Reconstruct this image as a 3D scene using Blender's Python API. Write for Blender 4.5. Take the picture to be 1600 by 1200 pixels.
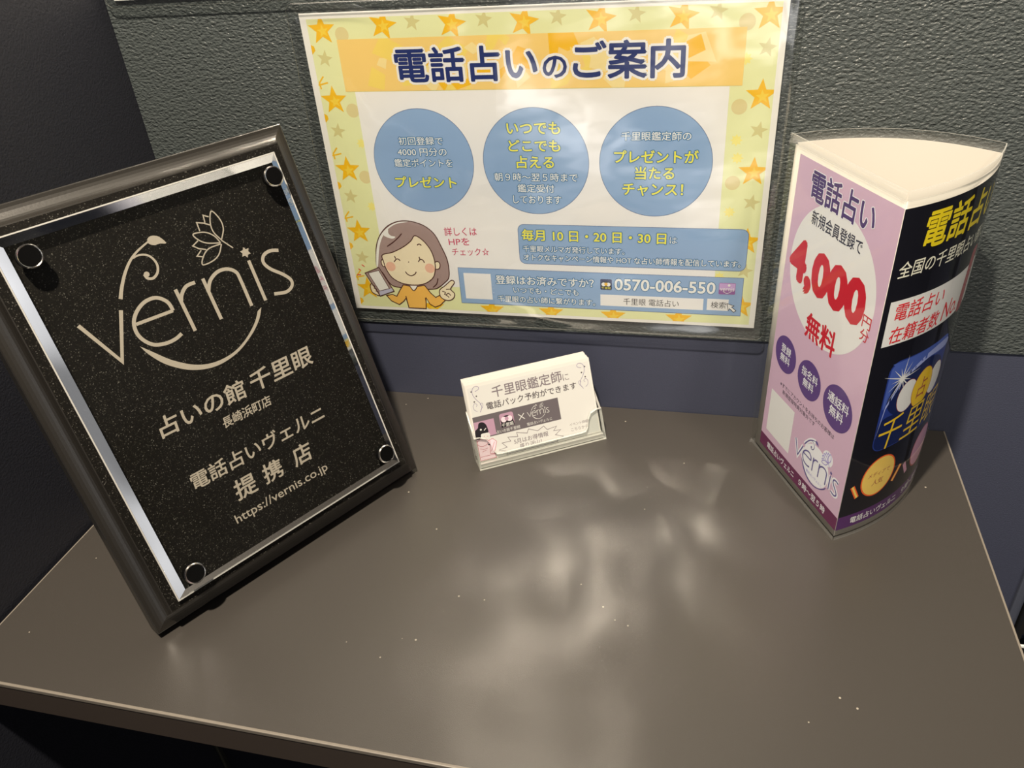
import bpy, bmesh, math, random
from mathutils import Vector, Matrix
random.seed(7)
SC = bpy.context.scene
COL = SC.collection
for o in list(bpy.data.objects):
    bpy.data.objects.remove(o)

# ------------------------------------------------------------------ camera
R_ROWS = ((0.97103, 0.22734, -0.07361), (0.06533, -0.54887, -0.83335), (-0.22986, 0.80440, -0.54782))
CAM = Vector((0.26305, -0.50438, 0.27963))
cd = bpy.data.cameras.new('camera')
cam = bpy.data.objects.new('camera', cd)
COL.objects.link(cam)
rx, ry, rz = (Vector(r) for r in R_ROWS)
M = Matrix.Identity(4)
for i in range(3):
    M[i][0], M[i][1], M[i][2], M[i][3] = rx[i], -ry[i], -rz[i], CAM[i]
cam.matrix_world = M
cd.sensor_width = 36.0
cd.lens = 36.0 * 1238.2 / 1600.0
cd.clip_start = 0.01
SC.camera = cam

# ------------------------------------------------------------------ exposure, world, lamps
vs = SC.view_settings
vs.view_transform = 'Standard'
vs.look = 'None'
vs.exposure = 0.0
vs.gamma = 1.0
vs.use_curve_mapping = False

W = bpy.data.worlds.new('room_light')
SC.world = W
W.use_nodes = True
nt = W.node_tree
bg = nt.nodes['Background']
# a dim shop interior: a little brighter behind the photographer than overhead
tc = nt.nodes.new('ShaderNodeTexCoord')
sx = nt.nodes.new('ShaderNodeSeparateXYZ')
rmp = nt.nodes.new('ShaderNodeValToRGB')
cr = rmp.color_ramp
cr.elements[0].position, cr.elements[0].color = 0.0, (0.95, 0.93, 0.92, 1)
cr.elements[1].position, cr.elements[1].color = 1.0, (0.02, 0.019, 0.018, 1)
for pos_, col_ in ((0.05, (0.45, 0.43, 0.41, 1)), (0.10, (0.16, 0.15, 0.14, 1)), (0.22, (0.05, 0.047, 0.044, 1)), (0.45, (0.028, 0.026, 0.025, 1))):
    cr.elements.new(pos_).color = col_
mr = nt.nodes.new('ShaderNodeMapRange')
mr.inputs['From Min'].default_value = -1.0
mr.inputs['From Max'].default_value = 1.0
nt.links.new(tc.outputs['Generated'], sx.inputs[0])
nt.links.new(sx.outputs['Y'], mr.inputs['Value'])
nt.links.new(mr.outputs['Result'], rmp.inputs['Fac'])
zr = nt.nodes.new('ShaderNodeMapRange')
zr.inputs['From Min'].default_value = -0.45
zr.inputs['From Max'].default_value = 0.0
zr.inputs['To Min'].default_value = 0.12
nt.links.new(sx.outputs['Z'], zr.inputs['Value'])
ns = nt.nodes.new('ShaderNodeTexNoise')          # random bright and dim patches, added for the plaque bevel's reflections
ns.inputs['Scale'].default_value = 5.0
ns.inputs['Detail'].default_value = 2.0
nr = nt.nodes.new('ShaderNodeMapRange')
nr.inputs['From Min'].default_value = 0.42
nr.inputs['From Max'].default_value = 0.60
nr.inputs['To Min'].default_value = 0.35
nr.inputs['To Max'].default_value = 1.9
nt.links.new(tc.outputs['Generated'], ns.inputs['Vector'])
nt.links.new(ns.outputs['Fac'], nr.inputs['Value'])
ml = nt.nodes.new('ShaderNodeMath')
ml.operation = 'MULTIPLY'
nt.links.new(zr.outputs['Result'], ml.inputs[0])
nt.links.new(nr.outputs['Result'], ml.inputs[1])
vm = nt.nodes.new('ShaderNodeVectorMath')
vm.operation = 'SCALE'
nt.links.new(rmp.outputs['Color'], vm.inputs[0])
nt.links.new(ml.outputs[0], vm.inputs['Scale'])
nt.links.new(vm.outputs[0], bg.inputs['Color'])
bg.inputs['Strength'].default_value = 1.0

def lamp(name, kind, loc, energy, color, target=None, **kw):
    d = bpy.data.lights.new(name, kind)
    d.energy = energy
    d.color = color
    for k, v in kw.items():
        setattr(d, k, v)
    o = bpy.data.objects.new(name, d)
    COL.objects.link(o)
    o.location = loc
    if target is not None:
        o.rotation_euler = (Vector(target) - Vector(loc)).to_track_quat('-Z', 'Y').to_euler()
    return o

WARM = (1.0, 0.86, 0.68)
lamp('ceiling_downlight', 'SPOT', (0.09, -0.56, 1.17), 122.0, WARM, (0.12, -0.12, 0.0),
     shadow_soft_size=0.024, spot_size=math.radians(95), spot_blend=0.6)
lamp('side_downlight', 'SPOT', (0.80, -0.62, 1.05), 28.0, WARM, (0.40, -0.06, 0.0),
     shadow_soft_size=0.05, spot_size=math.radians(30), spot_blend=0.9)

SC.cycles.filter_glossy = 0.0
SC.cycles.use_guiding = True            # finds the light thrown back by the buckled laminate
SC.cycles.guiding_training_samples = 64
SC.cycles.caustics_reflective = True
SC.cycles.sample_clamp_indirect = 0.0
SC.cycles.transparent_max_bounces = 24
SC.cycles.max_bounces = 10

# ------------------------------------------------------------------ materials
def lin(c):
    c = c / 255.0
    return c / 12.92 if c <= 0.04045 else ((c + 0.055) / 1.055) ** 2.4

def principled(name):
    m = bpy.data.materials.get(name)
    if m:
        return m, None, None
    m = bpy.data.materials.new(name)
    m.use_nodes = True
    return m, m.node_tree, m.node_tree.nodes['Principled BSDF']

def flat(name, rgb, rough=0.5, metal=0.0, spec=0.5):
    m, t, p = principled(name)
    if t:
        p.inputs['Base Color'].default_value = (*rgb, 1)
        p.inputs['Roughness'].default_value = rough
        p.inputs['Metallic'].default_value = metal
        p.inputs['Specular IOR Level'].default_value = spec
    return m

def ink(name, r, g, b, ref=(243, 229, 209), k=0.93):
    return flat(name, tuple(min(0.95, lin(c) / lin(w) * k) for c, w in zip((r, g, b), ref)), 0.55, 0, 0.3)

def noise_bump(t, p, scale, strength, dist, detail=3.0, stretch=(1, 1, 1), rough=0.5):
    tcn = t.nodes.new('ShaderNodeTexCoord')
    mp = t.nodes.new('ShaderNodeMapping')
    mp.inputs['Scale'].default_value = stretch
    n = t.nodes.new('ShaderNodeTexNoise')
    n.inputs['Scale'].default_value = scale
    n.inputs['Detail'].default_value = detail
    n.inputs['Roughness'].default_value = rough
    b = t.nodes.new('ShaderNodeBump')
    b.inputs['Strength'].default_value = strength
    b.inputs['Distance'].default_value = dist
    t.links.new(tcn.outputs['Object'], mp.inputs[0])
    t.links.new(mp.outputs[0], n.inputs['Vector'])
    t.links.new(n.outputs['Fac'], b.inputs['Height'])
    t.links.new(b.outputs[0], p.inputs['Normal'])
    return mp, n

def surf(name, rgb, rough, scale, strength, dist, detail=3.0, stretch=(1, 1, 1), spec=0.5, vary=0.0):
    m, t, p = principled(name)
    if t:
        p.inputs['Base Color'].default_value = (*rgb, 1)
        p.inputs['Roughness'].default_value = rough
        p.inputs['Specular IOR Level'].default_value = spec
        mp, n = noise_bump(t, p, scale, strength, dist, detail, stretch)
        if vary:
            mx = t.nodes.new('ShaderNodeMix')
            mx.data_type = 'RGBA'
            mx.inputs[6].default_value = (*[c * (1 - vary) for c in rgb], 1)
            mx.inputs[7].default_value = (*[c * (1 + vary) for c in rgb], 1)
            t.links.new(n.outputs['Fac'], mx.inputs[0])
            t.links.new(mx.outputs[2], p.inputs['Base Color'])
    return m

def clear(name, tint=(1, 1, 1), rough=0.02, ior=1.49, haze=0.0):
    """clear plastic film or plate: light passes straight through, the surface reflects by Fresnel"""
    m = bpy.data.materials.new(name)
    m.use_nodes = True
    t = m.node_tree
    t.nodes.clear()
    out = t.nodes.new('ShaderNodeOutputMaterial')
    mix = t.nodes.new('ShaderNodeMixShader')
    tr = t.nodes.new('ShaderNodeBsdfTransparent')
    gl = t.nodes.new('ShaderNodeBsdfGlossy')
    lw = t.nodes.new('ShaderNodeLayerWeight')
    lw.inputs['Blend'].default_value = 0.5
    pw = t.nodes.new('ShaderNodeMath')
    pw.operation = 'POWER'
    pw.inputs[1].default_value = 5.0
    t.links.new(lw.outputs['Facing'], pw.inputs[0])
    f0 = ((ior - 1) / (ior + 1)) ** 2
    fr = t.nodes.new('ShaderNodeMath')
    fr.operation = 'MULTIPLY_ADD'
    fr.inputs[1].default_value = 1 - f0
    fr.inputs[2].default_value = f0
    t.links.new(pw.outputs[0], fr.inputs[0])
    tr.inputs['Color'].default_value = (*tint, 1)
    gl.inputs['Roughness'].default_value = rough
    gl.inputs['Color'].default_value = (1, 1, 1, 1)
    t.links.new(fr.outputs[0], mix.inputs[0])
    last = tr
    if haze:
        df = t.nodes.new('ShaderNodeBsdfDiffuse')
        df.inputs['Color'].default_value = (0.8, 0.8, 0.78, 1)
        m2 = t.nodes.new('ShaderNodeMixShader')
        m2.inputs[0].default_value = haze
        t.links.new(tr.outputs[0], m2.inputs[1])
        t.links.new(df.outputs[0], m2.inputs[2])
        last = m2
    t.links.new(last.outputs[0], mix.inputs[1])
    t.links.new(gl.outputs[0], mix.inputs[2])
    t.links.new(mix.outputs[0], out.inputs['Surface'])
    return m

def cut_edge(name, fac, col=(0.9, 0.92, 0.9), rough=0.12, edge_glow=0.0):
    """polished cut edge of a clear plate: part see-through, part bright internal reflection"""
    m = bpy.data.materials.new(name)
    m.use_nodes = True
    t = m.node_tree
    t.nodes.clear()
    out = t.nodes.new('ShaderNodeOutputMaterial')
    mix = t.nodes.new('ShaderNodeMixShader')
    tr = t.nodes.new('ShaderNodeBsdfTransparent')
    tr.inputs['Color'].default_value = (0.85, 0.88, 0.87, 1)
    gl = t.nodes.new('ShaderNodeBsdfGlossy')
    gl.inputs['Roughness'].default_value = rough
    gl.inputs['Color'].default_value = (*col, 1)
    mix.inputs[0].default_value = fac
    t.links.new(tr.outputs[0], mix.inputs[1])
    t.links.new(gl.outputs[0], mix.inputs[2])
    last = mix
    if edge_glow:  # pale diffuse colour stands in for light caught by the edge
        df = t.nodes.new('ShaderNodeBsdfDiffuse')
        df.inputs['Color'].default_value = (0.82, 0.82, 0.78, 1)
        m2 = t.nodes.new('ShaderNodeMixShader')
        m2.inputs[0].default_value = edge_glow
        t.links.new(mix.outputs[0], m2.inputs[1])
        t.links.new(df.outputs[0], m2.inputs[2])
        last = m2
    t.links.new(last.outputs[0], out.inputs['Surface'])
    return m

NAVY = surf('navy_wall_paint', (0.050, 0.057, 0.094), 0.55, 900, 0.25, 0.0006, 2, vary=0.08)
PANEL = surf('charcoal_textured_board', (0.066, 0.078, 0.079), 0.35, 640, 0.95, 0.0016, 2.5, (0.6, 1, 1.0), 0.5, 0.10)
TABLE = surf('dark_brown_laminate', (0.047, 0.0425, 0.0385), 0.36, 2200, 0.22, 0.0002, 2, spec=0.8, vary=0.10)
def add_specks(m, scale, thr, col):
    t = m.node_tree
    p = t.nodes['Principled BSDF']
    src = p.inputs['Base Color'].links[0].from_socket
    tcn = t.nodes.new('ShaderNodeTexCoord')
    vo = t.nodes.new('ShaderNodeTexVoronoi')
    vo.inputs['Scale'].default_value = scale
    lt = t.nodes.new('ShaderNodeMath')
    lt.operation = 'LESS_THAN'
    lt.inputs[1].default_value = thr
    sp = t.nodes.new('ShaderNodeSeparateColor')
    g2 = t.nodes.new('ShaderNodeMath')
    g2.operation = 'GREATER_THAN'
    g2.inputs[1].default_value = 0.93
    mu = t.nodes.new('ShaderNodeMath')
    mu.operation = 'MULTIPLY'
    mx = t.nodes.new('ShaderNodeMix')
    mx.data_type = 'RGBA'
    mx.inputs[7].default_value = (*col, 1)
    t.links.new(tcn.outputs['Object'], vo.inputs['Vector'])
    t.links.new(vo.outputs['Distance'], lt.inputs[0])
    t.links.new(vo.outputs['Color'], sp.inputs[0])
    t.links.new(sp.outputs[0], g2.inputs[0])
    t.links.new(lt.outputs[0], mu.inputs[0])
    t.links.new(g2.outputs[0], mu.inputs[1])
    t.links.new(mu.outputs[0], mx.inputs[0])
    t.links.new(src, mx.inputs[6])
    t.links.new(mx.outputs[2], p.inputs['Base Color'])
add_specks(TABLE, 130, 0.075, (0.35, 0.32, 0.27))
EDGE = surf('pale_edge_strip', (0.20, 0.18, 0.155), 0.4, 1500, 0.1, 0.0002)
EDGED = surf('brown_edge_band', (0.055, 0.043, 0.036), 0.45, 1500, 0.1, 0.0002)
FLOORM = surf('dark_floor_vinyl', (0.02, 0.02, 0.022), 0.6, 60, 0.2, 0.001)
BLACKM = flat('black_painted_steel', (0.012, 0.012, 0.012), 0.4)
SILVER = flat('brushed_silver', (0.75, 0.73, 0.70), 0.18, 1.0)
PAPER = flat('white_paper', (0.92, 0.92, 0.92), 0.6, 0, 0.3)
BLUETRIM = surf('blue_grey_corner_trim', (0.075, 0.085, 0.12), 0.4, 900, 0.1, 0.0003)

# ------------------------------------------------------------------ object helpers
def link(name, bm_or_me, mats, parent=None):
    if isinstance(bm_or_me, bmesh.types.BMesh):
        me = bpy.data.meshes.new(name)
        bm_or_me.to_mesh(me)
        bm_or_me.free()
    else:
        me = bm_or_me
    if not isinstance(mats, (list, tuple)):
        mats = [mats]
    for m in mats:
        me.materials.append(m)
    o = bpy.data.objects.new(name, me)
    COL.objects.link(o)
    if parent is not None:
        o.parent = parent
    return o

def empty(name, loc=(0, 0, 0), rot=None):
    o = bpy.data.objects.new(name, None)
    COL.objects.link(o)
    o.empty_display_size = 0.02
    if rot is not None:
        o.matrix_world = Matrix.Translation(loc) @ rot.to_4x4()
    else:
        o.location = loc
    return o

def tag(o, label, cat, group=None):
    o['label'] = label
    o['category'] = cat
    if group:
        o['group'] = group
    return o

def structure(o):
    o['kind'] = 'structure'
    return o

def box(bm, lo, hi, mi=0):
    x0, y0, z0 = lo
    x1, y1, z1 = hi
    v = [bm.verts.new(p) for p in ((x0, y0, z0), (x1, y0, z0), (x1, y1, z0), (x0, y1, z0), (x0, y0, z1), (x1, y0, z1), (x1, y1, z1), (x0, y1, z1))]
    fs = []
    for f in ((0, 3, 2, 1), (4, 5, 6, 7), (0, 1, 5, 4), (1, 2, 6, 5), (2, 3, 7, 6), (3, 0, 4, 7)):
        fc = bm.faces.new([v[i] for i in f])
        fc.material_index = mi
        fs.append(fc)
    return v, fs

def boxmesh(lo, hi, bevel=0.0, seg=2):
    bm = bmesh.new()
    box(bm, lo, hi)
    if bevel:
        bmesh.ops.bevel(bm, geom=list(bm.edges), offset=bevel, segments=seg, affect='EDGES', profile=0.5)
    return bm

def prism(bm, pts, z0, z1, mi=0, axis=None):
    """closed outline extruded between two offsets; axis maps (a,b,c) to xyz"""
    axis = axis or (lambda a, b, c: (a, b, c))
    n = len(pts)
    lo = [bm.verts.new(axis(x, y, z0)) for x, y in pts]
    hi = [bm.verts.new(axis(x, y, z1)) for x, y in pts]
    fs = [bm.faces.new(lo[::-1]), bm.faces.new(hi)]
    for i in range(n):
        j = (i + 1) % n
        fs.append(bm.faces.new((lo[i], lo[j], hi[j], hi[i])))
    for f in fs:
        f.material_index = mi
    return fs

def rrect(x0, y0, x1, y1, r, n=6):
    pts = []
    for cx, cy, a in ((x1 - r, y0 + r, -90), (x1 - r, y1 - r, 0), (x0 + r, y1 - r, 90), (x0 + r, y0 + r, 180)):
        for i in range(n + 1):
            t = math.radians(a + 90 * i / n)
            pts.append((cx + r * math.cos(t), cy + r * math.sin(t)))
    return pts

def circle(cx, cy, r, n=48, ry=None):
    return [(cx + r * math.cos(2 * math.pi * i / n), cy + (ry or r) * math.sin(2 * math.pi * i / n)) for i in range(n)]

def star(cx, cy, r, k=5, inner=0.42, rot=90):
    return [(cx + (r if i % 2 == 0 else r * inner) * math.cos(math.radians(rot + i * 180 / k)),
             cy + (r if i % 2 == 0 else r * inner) * math.sin(math.radians(rot + i * 180 / k))) for i in range(2 * k)]

def catmull(p, closed=False, n=6):
    p = [Vector(q) for q in p]
    m = len(p)
    if m < 3:
        return [tuple(q) for q in p]
    out = []
    for i in range(m if closed else m - 1):
        g = lambda k: p[k % m] if closed else p[max(0, min(m - 1, k))]
        a, b, c, d = g(i - 1), g(i), g(i + 1), g(i + 2)
        for s in range(n):
            t = s / n
            out.append(tuple(0.5 * (2 * b + (c - a) * t + (2 * a - 5 * b + 4 * c - d) * t * t + (3 * b - a - 3 * c + d) * t ** 3)))
    if not closed:
        out.append(tuple(p[-1]))
    return out

# ------------------------------------------------------------------ lettering
_glyphs = {}
def glyphs(body, bold):
    key = (body, bold)
    if key not in _glyphs:
        c = bpy.data.curves.new('lettering', 'FONT')
        c.body = body
        c.size = 1.0
        c.offset = bold
        c.resolution_u = 3
        o = bpy.data.objects.new('lettering', c)
        COL.objects.link(o)
        dg = bpy.context.evaluated_depsgraph_get()
        me = bpy.data.meshes.new_from_object(o.evaluated_get(dg))
        vs_ = [(v.co.x, v.co.y) for v in me.vertices]
        fs_ = [tuple(f.vertices) for f in me.polygons]
        bpy.data.objects.remove(o)
        bpy.data.curves.remove(c)
        bpy.data.meshes.remove(me)
        _glyphs[key] = (vs_, fs_)
    return _glyphs[key]

class Print:
    """printed artwork in millimetres on a sheet; layers sit a few hundredths of a millimetre apart"""
    STEP = 0.03
    def __init__(self):
        self.items = []
        self.mats = []
    def mi(self, m):
        if m not in self.mats:
            self.mats.append(m)
        return self.mats.index(m)
    def poly(self, pts, m, layer, smooth=False):
        if smooth:
            pts = catmull(pts, True)
        a = sum(p[0] * q[1] - q[0] * p[1] for p, q in zip(pts, pts[1:] + pts[:1]))
        if a < 0:
            pts = pts[::-1]
        self.items.append((list(pts), [tuple(range(len(pts)))], self.mi(m), layer))
    def rect(self, x0, y0, x1, y1, m, layer):
        self.poly([(x0, y0), (x1, y0), (x1, y1), (x0, y1)], m, layer)
    def stroke(self, pts, w, m, layer, closed=False, smooth=True, taper=None):
        if smooth:
            pts = catmull(pts, closed)
        p = [Vector(q) for q in pts]
        n = len(p)
        vs_, fs_ = [], []
        for i in range(n):
            a = p[(i - 1) % n] if closed or i else p[0]
            b = p[(i + 1) % n] if closed or i < n - 1 else p[-1]
            d1 = (p[i] - a)
            d2 = (b - p[i])
            d1 = d1.normalized() if d1.length > 1e-9 else d2.normalized()
            d2 = d2.normalized() if d2.length > 1e-9 else d1
            t = (d1 + d2)
            t = t.normalized() if t.length > 1e-6 else d1
            nn = Vector((-t.y, t.x))
            k = w / 2 * (taper(i / max(1, n - 1)) if taper else 1)
            k /= max(0.5, abs(t.dot(d1)))
            vs_ += [tuple(p[i] - nn * k), tuple(p[i] + nn * k)]
        for i in range(n if closed else n - 1):
            j = (i + 1) % n
            fs_.append((2 * i, 2 * j, 2 * j + 1, 2 * i + 1))
        self.items.append((vs_, fs_, self.mi(m), layer))
    def text(self, body, bx, m, layer, bold=0.0, halo=None, shear=0.0, rot=0.0, keep=False, hollow=None):
        """bx = x0,y0,x1,y1 of the ink; keep=True keeps the letters' own proportions"""
        x0, y0, x1, y1 = bx
        src, fs_ = glyphs(body, min(0.0, bold))
        if not src:
            return
        grow = max(0.0, bold)
        src = [(x + shear * y, y) for x, y in src]
        ax, ay = min(v[0] for v in src), min(v[1] for v in src)
        bx_, by_ = max(v[0] for v in src), max(v[1] for v in src)
        ax, ay, bx_, by_ = ax - grow, ay - grow, bx_ + grow, by_ + grow
        sx_ = (x1 - x0) / max(1e-6, bx_ - ax)
        sy_ = sx_ if keep else (y1 - y0) / max(1e-6, by_ - ay)
        cx, cy = (x0 + x1) / 2, (y0 + y1) / 2
        co, si = math.cos(rot), math.sin(rot)
        vs_ = []
        for x, y in src:
            u, v = (x - (ax + bx_) / 2) * sx_, (y - (ay + by_) / 2) * sy_
            vs_.append((cx + u * co - v * si, cy + u * si + v * co))
        if halo:
            hm, hr, hl = halo
            for ring, kk in ((1.0, 10), (0.55, 6)):
                for i in range(kk):
                    dx, dy = ring * hr * math.cos(2 * math.pi * i / kk), ring * hr * math.sin(2 * math.pi * i / kk)
                    self.items.append(([(x + dx, y + dy) for x, y in vs_], fs_, self.mi(hm), hl + 0.02 * i))
        if grow:
            for i in range(8):
                dx, dy = grow * sx_ * math.cos(math.pi * i / 4), grow * sy_ * math.sin(math.pi * i / 4)
                self.items.append(([(x + dx, y + dy) for x, y in vs_], fs_, self.mi(m), layer + 0.03 * i))
        self.items.append((vs_, fs_, self.mi(m), layer + (0.25 if grow else 0)))
    def center(self, body, cx, cy, w, m, layer, ratio=1.0, **kw):
        """text given by its centre and width; ratio stretches the height"""
        src, _ = glyphs(body, min(0.0, kw.get('bold', 0.0)))
        a = (max(v[1] for v in src) - min(v[1] for v in src)) / (max(v[0] for v in src) - min(v[0] for v in src))
        h = w * a * ratio
        self.text(body, (cx - w / 2, cy - h / 2, cx + w / 2, cy + h / 2), m, layer, **kw)
    def build(self, name, parent, fmap, cut=None, clip=None):
        bm = bmesh.new()
        for vs_, fs_, mi, layer in self.items:
            vv = [bm.verts.new((x, y, layer * self.STEP)) for x, y in vs_]
            for f in fs_:
                try:
                    bm.faces.new([vv[i] for i in f]).material_index = mi
                except ValueError:
                    pass
        bm.normal_update()
        if cut or clip:
            bmesh.ops.triangulate(bm, faces=list(bm.faces))
        if cut:
            lo, hi, step = cut
            x = lo + step
            while x < hi:
                g = list(bm.verts) + list(bm.edges) + list(bm.faces)
                bmesh.ops.bisect_plane(bm, geom=g, dist=1e-5, plane_co=(x, 0, 0), plane_no=(1, 0, 0))
                x += step
        if clip:
            for co_, no_ in clip:
                g = list(bm.verts) + list(bm.edges) + list(bm.faces)
                bmesh.ops.bisect_plane(bm, geom=g, dist=1e-5, plane_co=co_, plane_no=no_, clear_outer=True)
        for v in bm.verts:
            v.co = fmap(v.co.x, v.co.y, v.co.z)
        return link(name, bm, self.mats, parent)

# ------------------------------------------------------------------ the setting
ZT = -0.0791                      # table top
XL, XR, YF = -0.1363, 0.4341, -0.3064
WX = -0.1390                      # left wall face
ZF = -0.83                        # floor
structure(link('wall_back', boxmesh((WX - 0.1, 0.0, ZF - 0.02), (1.30, 0.10, 1.45)), NAVY))
NAVY_SHADED = surf('navy_wall_shaded', (0.021, 0.023, 0.034), 0.55, 700, 0.3, 0.0008, 2, vary=0.08)  # side wall's dimness under grazing light is put into this darker navy
structure(link('wall_left', boxmesh((WX - 0.1, -1.20, ZF - 0.02), (WX, 0.0, 1.45)), NAVY_SHADED))
structure(link('floor', boxmesh((WX - 0.1, -1.60, ZF - 0.05), (1.30, 0.10, ZF)), FLOORM))
# blue-grey corner bead running up the back wall to the right of the shelf
structure(link('trim_1', boxmesh((0.5165, -0.0035, ZF), (0.5235, 0.0005, 0.9), 0.001), BLUETRIM))

# textured board fixed over the upper wall
bm = boxmesh((WX + 0.0003, -0.0012, -0.0128), (0.95, 0.0002, 0.75))
tag(link('wall_panel', bm, PANEL), 'dark grey-green board with leathery texture covering the upper back wall', 'wall panel')

# slotted uprights
def upright(name, x0, y0, w, dep, z0, z1, axis, slots):
    t = empty(name)
    bm = bmesh.new()
    A = axis
    th = 0.0022
    def bx(a0, a1, b0, b1, c0, c1, mi=0):
        p0, p1 = A(a0, b0, c0), A(a1, b1, c1)
        box(bm, [min(i, j) for i, j in zip(p0, p1)], [max(i, j) for i, j in zip(p0, p1)], mi)
    # channel: two flanges and a web cut by slots
    bx(0, th, 0, dep, z0, z1)
    bx(w - th, w, 0, dep, z0, z1)
    z = z0
    sl = []
    while z < z1:
        zz = min(z1, z + slots)
        bx(th, w - th, dep - th, dep, z, min(zz, z + slots * 0.38))
        bx(th, w * 0.16, dep - th, dep, z + slots * 0.38, zz)
        bx(w * 0.52, w - th, dep - th, dep, z + slots * 0.38, zz)
        sl.append(z + slots * 0.38)
        z += slots
    link('channel', bm, BLACKM, t)
    for z in sl[:4]:
        bm = bmesh.new()
        p0, p1 = A(w * 0.18, dep - 0.0012, z), A(w * 0.50, dep + 0.0008, z + 0.0018)
        box(bm, [min(i, j) for i, j in zip(p0, p1)], [max(i, j) for i, j in zip(p0, p1)])
        link('slot_glint', bm, PAPER, t)  # white bars painted in as glints at the slot bottoms
    return t
tag(upright('slotted_upright', 0, 0, 0.020, 0.010, -0.290, 0.45, lambda a, b, c: (0.5243 + a, -b - 0.0003, c), 0.024),
    'black slotted steel upright on the wall beyond the right edge of the table', 'shelf upright')
tag(link('cable', boxmesh((WX, -0.1715, ZF), (WX + 0.003, -0.1665, -0.135), 0.001), surf('dark_cable', (0.03, 0.03, 0.02), 0.5, 300, 0.1, 0.001)),
    'thin dark cable running down the wall under the front left of the table', 'cable')

# ------------------------------------------------------------------ the table
tb = empty('shelf_table', ((XL + XR) / 2, YF / 2, ZT))
tag(tb, 'dark brown laminate table top pushed into the corner under the posters', 'table')
def tbx(lo, hi, bevel=0, seg=2):
    bm = boxmesh(lo, hi, bevel, seg)
    for v in bm.verts:
        v.co -= Vector(tb.location)
    return bm
TH = 0.0215
link('table_top', tbx((XL + 0.0012, YF + 0.0012, ZT - TH), (XR - 0.0012, -0.0006, ZT)), TABLE, tb)
link('edge_band', tbx((XL, YF, ZT - TH - 0.0003), (XR, YF + 0.0011, ZT - 0.0028)), EDGED, tb)
link('edge_strip', tbx((XL, YF - 0.0003, ZT - 0.0027), (XR, YF + 0.0014, ZT + 0.0002), 0.0004), EDGE, tb)
link('edge_strip', tbx((XR - 0.0011, YF, ZT - TH), (XR + 0.0001, -0.0006, ZT + 0.0002), 0.0003), EDGE, tb)
link('edge_strip', tbx((XL, YF + 0.0015, ZT - TH), (XL + 0.0009, -0.0006, ZT + 0.0001), 0.0002), EDGE, tb)

# ------------------------------------------------------------------ the laminated poster
FILM = clear('laminate_film', (0.97, 0.98, 0.97), 0.095, 2.7)
FILM_EDGE = cut_edge('film_cut_edge', 0.55, edge_glow=0.3)
ROLL = Matrix.Rotation(0.00476, 3, 'Y')
po = empty('laminated_poster', (0, -0.0030, 0), Matrix.Rotation(0.00476, 3, 'Y'))
tag(po, 'laminated poster with orange stars, blue circles and a cartoon woman on the wall panel', 'poster')

def wavy_film(name, parent, x0, y0, x1, y1, r, y, amp, seed, nx=110, ny=90, edge=True):
    """flexible clear sheet, gently buckled; rounded corners, a bright cut edge all round"""
    rnd = random.Random(seed)
    waves = [(rnd.uniform(-0.25, 0.25), rnd.uniform(0.7, 1.0), rnd.uniform(0, 6.3), f, a) for f, a in ((34, 0.7), (58, 0.5), (95, 0.36), (140, 0.24), (190, 0.14))]
    blobs = [(math.cos(t), math.sin(t), rnd.uniform(0, 6.3), f, a) for t, f, a in ((0.3, 7, 1.3), (1.2, 10, 1.3), (2.3, 13, 1.0), (0.9, 18, 0.8), (2.8, 24, 0.6), (0.1, 31, 0.4))]
    def h(x, z):
        s = 0
        for kx, kz, ph, f, a in waves:
            s += a / f * math.sin(f * 6.283 * (kx * x + kz * z) + ph)
        for kx, kz, ph, f, a in blobs:
            s += a / f * math.sin(f * 6.283 * (kx * x + kz * z) + ph)
        m_ = min(x - x0, x1 - x, z - y0, y1 - z)
        m_ = max(0.0, min(1.0, m_ / 0.010))
        return s * amp * m_ * m_ * (3 - 2 * m_)
    bm = bmesh.new()
    g = []
    for j in range(ny + 1):
        row = []
        for i in range(nx + 1):
            x = x0 + (x1 - x0) * i / nx
            z = y0 + (y1 - y0) * j / ny
            # pull the corner cells onto the rounded corner
            for cx, cz, sx_, sz_ in ((x0 + r, y0 + r, -1, -1), (x1 - r, y0 + r, 1, -1), (x0 + r, y1 - r, -1, 1), (x1 - r, y1 - r, 1, 1)):
                dx, dz = (x - cx) * sx_, (z - cz) * sz_
                if dx > 0 and dz > 0:
                    l = math.hypot(dx, dz)
                    if l > r:
                        x, z = cx + sx_ * dx * r / l, cz + sz_ * dz * r / l
            row.append(bm.verts.new((x, y - h(x, z), z)))
        g.append(row)
    for j in range(ny):
        for i in range(nx):
            f = bm.faces.new((g[j][i], g[j][i + 1], g[j + 1][i + 1], g[j + 1][i]))
            f.smooth = True
    if edge:
        rim = g[0] + [g[j][nx] for j in range(1, ny + 1)] + g[ny][::-1][1:] + [g[j][0] for j in range(ny - 1, 0, -1)]
        back = [bm.verts.new((v.co.x, v.co.y + 0.0007, v.co.z)) for v in rim]
        n = len(rim)
        for i in range(n):
            j = (i + 1) % n
            bm.faces.new((rim[i], back[i], back[j], rim[j])).material_index = 1
    return link(name, bm, [FILM, FILM_EDGE], parent)

pm = lambda x, y, z: Vector((x / 1000, -z / 1000, y / 1000))
bm = boxmesh((0, 0.0, 0), (0.297, 0.0009, 0.210))
sheet = link('paper_sheet', bm, PAPER, po)

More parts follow.
